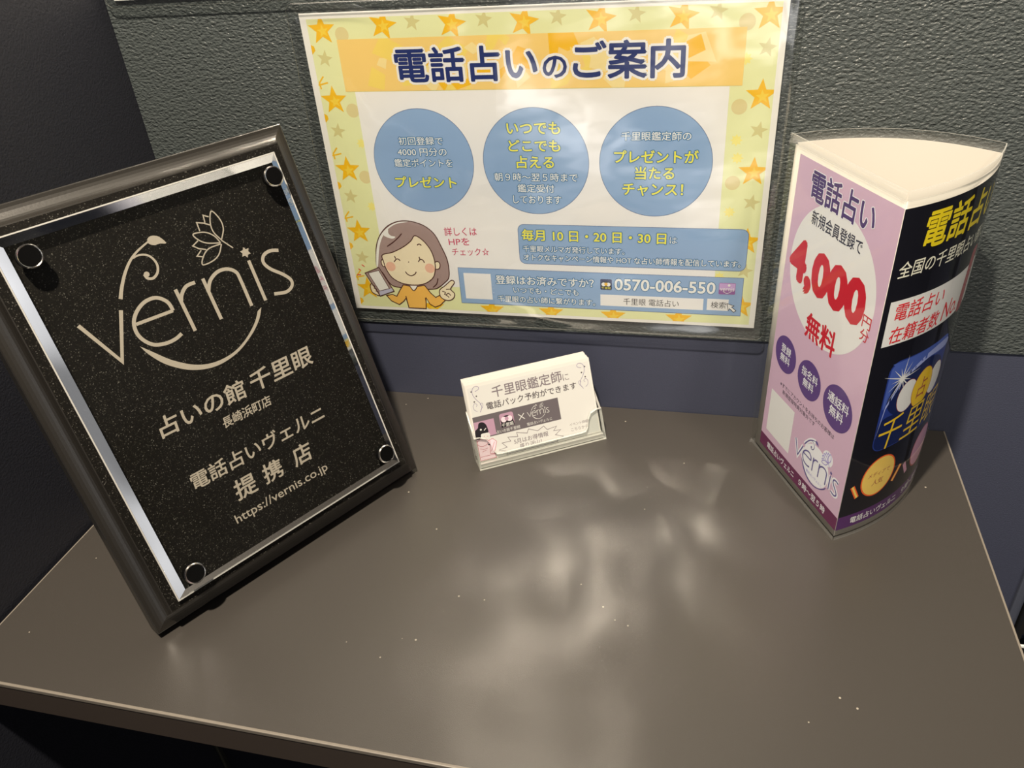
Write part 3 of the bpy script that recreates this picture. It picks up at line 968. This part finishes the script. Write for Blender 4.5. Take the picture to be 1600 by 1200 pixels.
# ------------------------------------------------------------------ card holder and cards
hy, ht = 0.53226, 0.39449
HU = Vector((math.cos(hy), math.sin(hy), 0))
HB = Vector((-math.sin(hy), math.cos(hy), 0))
ch = empty('card_holder', (0.1153, -0.0912, ZT + 0.0002), Matrix((HU, HB, Vector((0, 0, 1)))).transposed())
tag(ch, 'small clear acrylic business card holder standing in the middle of the table', 'card holder')
PLAS = clear('clear_styrene', (0.95, 0.96, 0.95), 0.03, 1.5)
PEDGE = cut_edge('styrene_edge', 0.5, (0.95, 0.95, 0.92), 0.15, 0.38)
U0, U1 = 0.0008, 0.0976
sT, cT = math.sin(ht), math.cos(ht)
T_ = 0.0017
DB = 0.0126            # back wall, horizontal distance behind the front wall
def hpt(u, v, d):
    """u along the holder, v up the slope from the table, d straight back"""
    return Vector((u, 0.0006 + v * sT + d, v * cT))
def slab(name, outline, d0, d1):
    bm = bmesh.new()
    n = len(outline)
    a = [bm.verts.new(hpt(u, v, d0)) for u, v in outline]
    b = [bm.verts.new(hpt(u, v, d1)) for u, v in outline]
    bm.faces.new(a).material_index = 0
    bm.faces.new(b[::-1]).material_index = 0
    for i in range(n):
        j = (i + 1) % n
        bm.faces.new((a[j], a[i], b[i], b[j])).material_index = 1
    return link(name, bm, [PLAS, PEDGE], ch)
FH, SH = 0.0235, 0.0085
scoop = [(U0 + 0.0145, SH + 0.0004), (U0 + 0.0125, SH + 0.003), (U0 + 0.011, SH + 0.009), (U0 + 0.0085, FH - 0.002), (U0 + 0.004, FH - 0.0002)]
fr = [(U0, 0.0), (U1, 0.0), (U1, FH)] + [(U0 + U1 - u, v) for u, v in reversed(scoop)] + [(U1 - 0.018, SH), (U0 + 0.018, SH)] + scoop + [(U0, FH)]
slab('front_wall', fr, 0.0, T_)
slab('back_wall', [(U0, 0.0), (U1, 0.0), (U1, 0.036), (U0, 0.036)], DB, DB + T_)
for ua, ub in ((U0, U0 + 0.0015), (U1 - 0.0015, U1)):
    bm = bmesh.new()
    sd = [hpt(0, 0, T_), hpt(0, 0, DB), hpt(0, 0.036, DB), hpt(0, FH, T_)]
    A = [bm.verts.new((ua, q.y, q.z)) for q in sd]
    B = [bm.verts.new((ub, q.y, q.z)) for q in sd]
    bm.faces.new(A)
    bm.faces.new(B[::-1])
    for i in range(4):
        j = (i + 1) % 4
        bm.faces.new((A[j], A[i], B[i], B[j])).material_index = 1
    link('side_wall', bm, [PLAS, PEDGE], ch)
bm = bmesh.new()
box(bm, (U0 + 0.0015, 0.0026, 0.0003), (U1 - 0.0015, DB + 0.0010, 0.0038))
link('pocket_floor', bm, [PEDGE], ch)

CARDW, CARDH = 0.0931, 0.0563
cref = (236, 224, 202)
C_PAPER = flat('card_stock', (0.64, 0.63, 0.60), 0.5, 0, 0.4)
C_CREAM = ink('card_cream', 238, 226, 204, k=0.60)
C_GREY = ink('card_grey_lettering', 128, 112, 108, k=0.72)
C_DARK = ink('card_dark_lettering', 84, 72, 70, k=0.72)
C_BAR = ink('card_bar_grey', 104, 92, 88, k=0.72)
C_PINK = ink('card_pink', 184, 140, 148, k=0.72)
C_ROSE = ink('card_rose_lines', 196, 112, 112, k=0.72)
C_BLUSH = ink('card_blush', 244, 208, 200, k=0.72)
C_BLACK = ink('card_black', 34, 28, 30, k=0.72)
C_LILAC = ink('card_scroll_lilac', 148, 132, 146, k=0.72)
def card_root(i, front):
    o = bpy.data.objects.new('business_card', None)
    return o
def card_matrix(k, du=0.0, dv=0.0):
    o = hpt(0.0021 + du, 0.0042 / cT + dv, 0.0029 + k)
    R3 = Matrix((HU, HB, Vector((0, 0, 1)))).transposed()
    wl = R3 @ o + Vector(ch.location)
    cv = Vector((0, 0, 1)) * cT + HB * sT
    rot = Matrix((HU, cv, HU.cross(cv))).transposed()
    return Matrix.Translation(wl) @ rot.to_4x4()
cbm = boxmesh((0, 0, -0.0004), (CARDW, CARDH, 0))
card = link('business_card', cbm, C_PAPER)
card.matrix_world = card_matrix(0)
tag(card, 'frontmost printed business card in the clear holder, with grey logo bar and kimono lady', 'business card')
back_me = boxmesh((0, 0, -0.0004), (CARDW, CARDH, 0))
first = None
rc = random.Random(4)
for i in range(1, 12):
    if first is None:
        o = link('business_card', back_me, C_PAPER)
        first = o
    else:
        o = first.copy()
        COL.objects.link(o)
    o.matrix_world = card_matrix(0.00080 * i, -0.0003 - rc.uniform(0, 0.0003) - (0.0002 if i > 5 else 0), rc.uniform(0, 0.0006))
    tag(o, 'plain white business card packed in the stack behind the printed front card', 'business card', 'business cards behind the front card')

S_ = 1.024
cm = lambda x, y, z: Vector((x * S_ / 1000, y * S_ / 1000, 0.00003 + z / 1000))
p = Print()
p.rect(1.2, 1, 89.8, 52.6, C_CREAM, 0.5)
p.center('千里眼鑑定師', 43.4, 46.4, 51.3, C_GREY, 2, ratio=1.02, bold=0.012)
p.center('に', 71.9, 45.0, 4.6, C_GREY, 2)
p.center('電話パック予約ができます', 45.4, 37.6, 66.4, C_DARK, 2, bold=0.012)
p.build('headline_lettering', card, cm)
p = Print()
p.rect(0.9, 16.0, 63.4, 32.0, C_BAR, 1.5)
p.rect(1.1, 16.8, 15.5, 28.3, C_PINK, 2)
p.poly(rrect(19.6, 20.0, 29.7, 30.0, 1.6), C_PINK, 2)
p.poly(circle(24.6, 24.6, 4.6, 28, 3.6), C_BLACK, 2.4)
p.poly(rrect(19.8, 20.1, 29.5, 23.6, 1.0), C_BLACK, 2.45)
for dx in (-2.1, 2.1):
    p.poly(circle(24.6 + dx, 25.6, 2.0, 20), C_BLUSH, 2.8)
p.poly(circle(24.6, 25.9, 1.4, 20), C_PINK, 3.1)
p.center('千里眼', 24.6, 21.7, 8.6, C_CREAM, 3.4, bold=0.01)
p.stroke([(33.2, 22.6), (37.4, 26.8)], 0.55, C_CREAM, 2.5, smooth=False)
p.stroke([(33.2, 26.8), (37.4, 22.6)], 0.55, C_CREAM, 2.6, smooth=False)
kk = 15.8 / 119.0
draw_logo(p, lambda x, y: (47.7 + (x + 1.9) * kk, 25.2 + (y - 166) * kk), kk * 1.25, C_CREAM, 2.5)
p.center('占いの館千里眼', 24.4, 18.0, 17.3, C_CREAM, 2.5)
p.center('電話占いヴェルニ', 47.5, 18.2, 18.6, C_CREAM, 2.5)
p.build('logo_bar', card, cm)
p = Print()
p.center('イベント詳細', 75.6, 10.3, 14, C_GREY, 2)
p.center('こちらから', 75.6, 6.6, 12.7, C_GREY, 2)
bst = [[15.02, 5.08], [21.17, 5.7], [18.03, 9.52], [24.46, 9.38], [22.93, 12.62], [30.02, 11.29], [29.74, 14.38], [37.13, 12.13], [38.51, 14.82], [44.96, 11.93], [49.77, 14.23], [51.84, 11.11], [59.06, 11.95], [56.33, 9.13], [61.58, 8.71], [57.07, 5.88], [62.87, 3.57], [57.81, 2.0], [58, 0.8], [20, 0.8], [21, 2.6]]
p.stroke(bst, 0.4, C_GREY, 2, closed=True, smooth=False)
p.center('5月はお得情報', 39.4, 8.2, 25.4, C_GREY, 2, bold=0.006)
p.center('盛り沢山！', 38.3, 4.0, 16.3, C_GREY, 2, bold=0.006)
p.build('offer_lettering', card, cm)
p = Print()
def scroll(f):
    g = lambda pts: [f(*q) for q in pts]
    p.stroke(g([(6.3, 49.6), (8.6, 50.4), (9.4, 51.6), (8.2, 53.0), (5.8, 52.6), (4.3, 50.2), (4.6, 46.8), (6.4, 43.4), (8.4, 40.6), (8.9, 37.6), (7.2, 34.6)]), 0.36, C_LILAC, 2)
    p.stroke(g([(7.9, 36.2), (9.6, 38.0), (10.0, 40.2), (8.6, 40.6), (8.2, 39.4)]), 0.3, C_LILAC, 2.1)
    p.stroke(g([(5.2, 39.0), (6.0, 40.2), (4.6, 41.4), (3.1, 39.8), (3.4, 37.2), (5.4, 35.4)]), 0.3, C_LILAC, 2.2)
    for q in ((3.7, 49.9), (6.7, 46.2), (4.5, 42.6)):
        p.poly(circle(*f(*q), 0.55, 10), C_DARK, 2.3)
scroll(lambda x, y: (x, y))
p.build('corner_scroll', card, cm)
p = Print()
scroll(lambda x, y: (90.6 - x, y - 0.6))
p.build('corner_scroll', card, cm)
p = Print()
kim = [[0.9, 16.6], [5.31, 16.57], [8.07, 13.31], [12.13, 14.44], [14.58, 11.68], [12.81, 6.94], [11.51, 4.68], [12.4, 0.6], [0.9, 0.6]]
p.poly(kim, C_BLUSH, 2.6)
p.stroke(kim, 0.35, C_ROSE, 2.9, closed=True, smooth=False)
p.poly([[4.2, 19.2], [9.27, 19.6], [10.9, 17.8], [9.93, 15.0], [7.42, 14.3], [4.6, 15.6]], C_CREAM, 3, True)
p.poly([[0.95, 16.4], [0.95, 21.9], [3.3, 24.0], [4.49, 27.0], [7.3, 27.3], [9.5, 24.9], [10.2, 19.8], [8.38, 19.4], [4.9, 19.2], [3.9, 16.2]], C_BLACK, 3.3, True)
p.poly(circle(5.2, 22.4, 0.7, 10), C_CREAM, 3.6)
p.stroke([(7.3, 21.3), (9.0, 22.8)], 0.5, C_CREAM, 3.6, smooth=False)
fan = circle(4.8, 13.2, 3.9, 24, 2.7)
p.poly(fan, C_BLUSH, 3.7)
p.stroke(fan, 0.35, C_ROSE, 3.9, closed=True, smooth=False)
p.stroke([(8.2, 11.2), (9.6, 10.2)], 0.7, C_BLACK, 4, smooth=False)
for st in ([(9.9, 14.2), (9.4, 9.6), (8.6, 4.2)], [(8.6, 4.2), (12.2, 3.4)], [(2.0, 9.2), (4.8, 8.2), (7.6, 8.6)], [(3.2, 6.6), (6.4, 7.4)], [(8.4, 16.9), (9.6, 16.6)], [(6.4, 17.2), (7.2, 17.4)], [(12.9, 11.8), (11.0, 8.0), (9.2, 5.6)], [(1.4, 3.2), (12.0, 3.2)]):
    p.stroke(st, 0.3, C_ROSE, 4.1)
p.build('kimono_illustration', card, cm)

# ------------------------------------------------------------------ three-sided curved display
L_, F_, R_ = Vector((0.30267, -0.03137)), Vector((0.34813, -0.12350)), Vector((0.40700, -0.05074))
LEAN, HP = Vector((0.0038, 0.0077)), 0.2174
pd = empty('display_stand', (0.3525, -0.0700, ZT))
tag(pd, 'three-sided curved standing display sign, lilac and black panels, at the right end of the table', 'display stand')
def panel_curve(A, B, sag):
    d = B - A
    nn = Vector((d.y, -d.x)).normalized()
    n = 64
    pts = [A + d * (i / n) + nn * (4 * (i / n) * (1 - i / n) * sag) for i in range(n + 1)]
    acc = [0.0]
    for a, b in zip(pts, pts[1:]):
        acc.append(acc[-1] + (b - a).length)
    return pts, acc
def panel_map(A, B, sag):
    pts, acc = panel_curve(A, B, sag)
    tot = acc[-1]
    def at(u, v, off):
        """metres along the panel, metres up, metres outward"""
        u_ = min(max(u, -0.01), tot + 0.01)
        k = 0
        while k < len(acc) - 2 and acc[k + 1] < u_:
            k += 1
        t = (u_ - acc[k]) / (acc[k + 1] - acc[k])
        q = pts[k] + (pts[k + 1] - pts[k]) * t
        a = pts[max(0, k - 1)] if t < 0.5 else pts[k]
        b = pts[k + 1] if t < 0.5 else pts[min(len(pts) - 1, k + 2)]
        d = (b - a).normalized()
        q = q + Vector((d.y, -d.x)) * off
        q = q + LEAN * (v / HP)
        return Vector((q.x - pd.location.x, q.y - pd.location.y, v + 0.0002))
    return at, tot
def sheet_panel(name, at, tot, u0, u1, v0, v1, thick, off, mats, nu=40, edge_mi=0):
    bm = bmesh.new()
    out_, in_ = [], []
    for j in (v0, v1):
        out_.append([bm.verts.new(at(u0 + (u1 - u0) * i / nu, j, off)) for i in range(nu + 1)])
        in_.append([bm.verts.new(at(u0 + (u1 - u0) * i / nu, j, off - thick)) for i in range(nu + 1)])
    for i in range(nu):
        for mi_, f in enumerate(((out_[0][i], out_[0][i + 1], out_[1][i + 1], out_[1][i]), (in_[0][i + 1], in_[0][i], in_[1][i], in_[1][i + 1]))):
            fc = bm.faces.new(f)
            fc.smooth = True
            fc.material_index = mi_
        bm.faces.new((out_[1][i], out_[1][i + 1], in_[1][i + 1], in_[1][i])).material_index = edge_mi
        bm.faces.new((out_[0][i + 1], out_[0][i], in_[0][i], in_[0][i + 1])).material_index = edge_mi
    for k in (0, nu):
        a = (out_[0][k], out_[1][k], in_[1][k], in_[0][k])
        bm.faces.new(a if k == 0 else a[::-1]).material_index = edge_mi
    return link(name, bm, mats, pd)
PFILM = clear('display_film', (0.97, 0.98, 0.97), 0.06, 1.4)
PFILM2 = clear('display_film_margin', (0.86, 0.87, 0.86), 0.08, 1.5, haze=0.16)
PTOP = 0.2122
SIGNBACK = flat('unprinted_back_dimmed', (0.375, 0.36, 0.325), 0.7, 0, 0.2)  # sign paper darkened on its inner side to offset the strong light there
SIGNBOARD = flat('cream_sign_paper', (0.56, 0.54, 0.50), 0.6, 0, 0.3)
def film_sheet(at, u0, u1, nu=48):
    bm = bmesh.new()
    rows = [[bm.verts.new(at(u0 + (u1 - u0) * i / nu, v, 0.00045)) for i in range(nu + 1)] for v in (0.0, 0.0030, PTOP, HP)]
    b = rows[-1]
    c = [bm.verts.new(at(u0 + (u1 - u0) * i / nu, HP, -0.0002)) for i in range(nu + 1)]
    for i in range(nu):
        for k in range(3):
            f = bm.faces.new((rows[k][i], rows[k][i + 1], rows[k + 1][i + 1], rows[k + 1][i]))
            f.smooth = True
            f.material_index = (2, 0, 2)[k]
        bm.faces.new((b[i], b[i + 1], c[i + 1], c[i])).material_index = 1
    return link('laminate_film', bm, [PFILM, FILM_EDGE, PFILM2], pd)
specs = (('left', L_, F_, 0.0003), ('right', F_, R_, 0.0093), ('back', R_, L_, 0.0184))
ats = {}
for key, A, B, sag in specs:
    at, tot = panel_map(A, B, sag)
    ats[key] = (at, tot)
    m0 = 0.0025 if key == 'left' else 0.0004
    m1 = 0.0025 if key == 'back' else 0.0004
    s_ = sheet_panel('sign_panel', at, tot, m0, tot - m1, 0.0030, PTOP, 0.0004, -0.0003, [SIGNBOARD, SIGNBACK])
    if key == 'left':
        panelL = s_
    elif key == 'right':
        panelR = s_
    ov = 0.0024 if key == 'left' else 0.0
    film_sheet(at, -ov, tot + (0.0024 if key == 'back' else 0.0))

LREF = (222, 208, 192)
lk = lambda n, r, g, b: ink(n, r, g, b, LREF, 0.82)
P_LIL = lk('display_lilac', 197, 158, 169)
P_ELL = lk('display_pale_grey', 216, 204, 192)
P_PUR = lk('display_purple', 88, 58, 108)
P_MAR = lk('display_maroon', 98, 36, 68)
P_VIO = lk('display_violet_text', 74, 48, 92)
P_BLK = lk('display_black', 22, 20, 26)
P_RED = lk('display_red', 186, 22, 38)
P_PALE = lk('display_white', 224, 212, 204)
P_INK = lk('display_dark_ink', 40, 34, 48)
P_LOGO = lk('display_logo_violet', 92, 78, 124)
P_FLW = lk('display_flower', 150, 132, 178)
at, tot = ats['left']
fl = lambda x, y, z: at(x / 1000, y / 1000, -0.00027 + z / 1000)
tl = tot * 1000
CUT = (0.0, 112.0, 6.0)
p = Print()
p.rect(8.8, 16.6, tl - 0.4, 208.6, P_LIL, 1)
p.poly(circle(55.3, 150.6, 41.3, 64), P_ELL, 2)
p.build('lilac_ground', panelL, fl, CUT)
p = Print()
p.text('電話占い', (24.2, 187.6, 83.7, 205.0), P_VIO, 5, bold=0.022, halo=(P_PALE, 0.9, 3.6))
p.text('新規会員登録で', (29.7, 174.8, 77.9, 183.2), P_INK, 4, bold=0.010)
p.text('4,000', (13.2, 132.5, 89.2, 163.5), P_RED, 4, bold=0.055)
p.text('円', (88.9, 139.8, 96.2, 147.0), P_RED, 4, bold=0.008)
p.text('分', (89.0, 132.2, 96.5, 139.2), P_RED, 4, bold=0.008)
p.text('無料', (40.2, 108.6, 71.2, 125.0), P_RED, 4, bold=0.024)
p.build('price_lettering', panelL, fl, CUT)
for cx, cy, r, a_, b_, aw in ((24.3, 85.7, 12.3, '登録', '無料', 11.5), (52.6, 83.6, 12.6, '指名料', '無料', 17.5), (83.0, 83.0, 14.2, '通話料', '無料', 20.5)):
    p = Print()
    p.poly(circle(cx, cy, r, 40), P_PUR, 3)
    hh = aw / len(a_)
    p.text(a_, (cx - aw / 2, cy + 0.5, cx + aw / 2, cy + 0.5 + hh), P_PALE, 5, bold=0.01)
    p.text(b_, (cx - hh, cy - hh - 0.4, cx + hh, cy - 0.4), P_PALE, 5, bold=0.01)
    p.build('round_badge', panelL, fl, CUT)
p = Print()
p.center('※すでにアカウントをお持ちのお客様は', 54.2, 64.2, 62, P_INK, 3)
p.center('新規登録特典対象外です', 46.4, 60.0, 38.4, P_INK, 3)
p.rect(14.4, 22.2, 43.8, 54.6, P_ELL, 3)
p.build('small_print', panelL, fl, CUT)
p = Print()
kl = 47.4 / 119.1
lf = lambda x, y: (49.5 + (x + 61.45) * kl, 39.2 + (y - 177.1) * kl)
for key, lw in (('r1', 7), ('n1', 7), ('i', 7), ('v', 8), ('e', 8), ('n2', 7), ('s', 8), ('stem', 7), ('curl', 6), ('r2', 7)):
    p.stroke([lf(*q) for q in LOGO[key]], lw * kl, P_PALE, 2.5 + 0.02 * lw, smooth=key not in ('v',))
p.poly(circle(*lf(-2, 165), 36 * kl, 40, 34 * kl), P_PALE, 2.4)
p.poly(circle(*lf(24, 198), 13 * kl, 30), P_PALE, 2.45)
draw_logo(p, lf, kl, P_LOGO, 4, wide=2.6, thin=1.3, flower=P_FLW)
p.center('電話占いヴェルニ', *lf(0, 143), 44 * kl, P_FLW, 4)
p.build('logo', panelL, fl, CUT)
p = Print()
p.rect(8.8, 7.2, tl - 0.4, 16.8, P_MAR, 2)
p.text('電話占いヴェルニ', (18.6, 9.6, 53.8, 14.4), P_PALE, 4, bold=0.01)
p.text('９時〜翌５時', (59.8, 9.5, 90.0, 14.5), P_PALE, 4, bold=0.012)
p.build('bottom_band', panelL, fl, CUT)

at2, tot2 = ats['right']
fr2 = lambda x, y, z: at2(x / 1000, y / 1000, -0.00027 + z / 1000)
tr_ = tot2 * 1000
RREF = (205, 192, 175)
rk = lambda n, r, g, b: ink(n, r, g, b, RREF, 0.82)
Q_BLK = rk('sign_black', 14, 13, 20)
Q_YEL = rk('sign_yellow', 236, 186, 28)
Q_CRM = rk('sign_cream_text', 226, 212, 176)
Q_WHT = rk('sign_white', 214, 202, 190)
Q_RED = rk('sign_red', 204, 40, 44)
Q_DRED = rk('sign_dark_red', 160, 60, 66)
Q_BLU = rk('sign_blue', 34, 50, 112)
Q_BLU2 = rk('sign_blue_mid', 66, 84, 146)
Q_BLU3 = rk('sign_blue_pale', 150, 152, 186)
Q_NAV = rk('sign_deep_navy', 14, 26, 66)
Q_GLD = rk('sign_gold', 226, 172, 34)
Q_ORG = rk('sign_orange_disc', 238, 176, 82)
Q_ORD = rk('sign_orange_edge', 216, 84, 32)
Q_PNK = rk('sign_pink_disc', 196, 136, 146)
Q_BRN = rk('sign_brown_text', 150, 62, 50)
Q_PUR = rk('sign_purple_band', 76, 36, 80)
p = Print()
p.rect(0.6, 16.6, tr_ - 3.0, 208.4, Q_BLK, 1)
p.rect(4.3, 132.6, tr_ - 3.2, 158.9, Q_WHT, 2)
p.build('black_ground', panelR, fr2, (0, 112, 3.0))
p = Print()
p.text('電話占い', (16.0, 184.5, 86.5, 205.0), Q_YEL, 4, bold=0.018, shear=0.12)
p.text('全国の千里眼占い師と', (4.8, 171.6, 85.5, 180.4), Q_CRM, 4, bold=0.008, shear=0.10)
p.build('headline_lettering', panelR, fr2, (0, 112, 3.0))
p = Print()
p.text('電話占い', (8.6, 146.8, 45.3, 157.0), Q_RED, 4, bold=0.008, shear=0.12)
p.text('在籍者数', (8.0, 133.6, 45.6, 143.4), Q_RED, 4, bold=0.008, shear=0.12)
p.text('No.', (48.2, 134.4, 66.5, 145.5), Q_RED, 4, shear=0.15)
p.text('1', (69.5, 130.4, 83.5, 168.0), Q_DRED, 4, bold=0.05, shear=0.10, halo=(Q_WHT, 0.9, 3))
p.build('ranking_lettering', panelR, fr2, (0, 112, 3.0))
p = Print()
p.poly(rrect(14.0, 60.5, 69.5, 120.5, 7), Q_BLU, 2)
p.poly(rrect(14.6, 61.0, 68.9, 84, 6.5), Q_NAV, 2.3)
p.poly(circle(43.2, 96, 26, 40, 17), Q_NAV, 2.4)
p.poly([(20, 119.6), (66, 119.6), (60, 112), (40, 113.5), (22, 106), (15.5, 90), (15.2, 113), (17, 118)], Q_BLU2, 2.5, True)
p.poly([(26, 107), (45, 116.5), (67.5, 117), (67.5, 112), (46, 113)], Q_BLU3, 2.6, True)
p.poly([(25, 106), (17, 92), (14.6, 70), (17.5, 90), (27, 107)], Q_BLU3, 2.65)
for i in range(14):
    a = math.radians(i * 25.7 + 7)
    l = (15, 8, 11)[i % 3]
    d = Vector((math.cos(a), math.sin(a)))
    nn = Vector((-d.y, d.x)) * 0.5
    c0 = Vector((25.5, 107.4))
    p.poly([tuple(c0 + nn), tuple(c0 - nn), tuple(c0 + d * l)], Q_WHT, 3 + 0.02 * i)
p.poly(circle(25.5, 107.4, 1.8, 16), Q_WHT, 3.4)
for cx, r, m_ in ((33.2, 10.4, Q_WHT), (61.6, 10.4, Q_WHT), (47.4, 12.9, Q_GLD)):
    p.poly(circle(cx, 93.6, r * 0.78, 36, r + 0.3), Q_BRN, 3.6 + (0.4 if m_ is Q_GLD else 0))
    p.poly(circle(cx, 93.6, r * 0.75, 36, r), m_, 3.8 + (0.4 if m_ is Q_GLD else 0))
p.text('占', (43.0, 87.2, 52.0, 100.4), Q_BRN, 5, shear=0.08)
p.text('千里眼', (17.0, 60.5, 77.0, 82.5), Q_GLD, 5, bold=-0.004, shear=0.16, halo=(Q_NAV, 0.5, 4.4))
p.build('app_emblem', panelR, fr2, (0, 112, 3.0))
for cx, cy, m_, a_, b_ in ((25.4, 40.6, Q_ORG, 'メディアで', '人気'), (70.8, 40.0, Q_PNK, '相談件数', '多数')):
    p = Print()
    p.poly(circle(cx, cy, 13.6, 40, 14.6), Q_ORD if m_ is Q_ORG else Q_BRN, 3)
    p.poly(circle(cx, cy, 12.7, 40, 13.7), m_, 3.4)
    if m_ is Q_ORG:
        p.center(a_, cx, cy + 2.2, 17.5, Q_BRN, 4, shear=0.1)
        p.center(b_, cx, cy - 4.2, 9, Q_BRN, 4, shear=0.1)
    p.build('round_badge', panelR, fr2, (0, 112, 3.0))
for pts, m_ in (([(6.2, 39.0), (11.0, 29.6)], Q_ORD), ([(45.6, 39.6), (39.8, 29.6)], Q_ORD), ([(50.2, 37.6), (55.6, 28.2)], Q_PNK)):
    p = Print()
    p.stroke(pts, 3.0, m_, 3, smooth=False)
    p.stroke(pts, 1.4, Q_ORG if m_ is Q_ORD else Q_PNK, 3.4, smooth=False)
    p.build('accent_bar', panelR, fr2, (0, 112, 3.0))
p = Print()
p.rect(0.6, 7.2, tr_ - 3.0, 17.0, Q_PUR, 2)
p.text('電話占いヴェルニ', (10.0, 9.6, 50.0, 14.6), Q_WHT, 4, bold=0.01)
p.text('９時〜翌５時', (57.0, 9.6, 88.0, 14.6), Q_WHT, 4, bold=0.01)
p.build('bottom_band', panelR, fr2, (0, 112, 3.0))
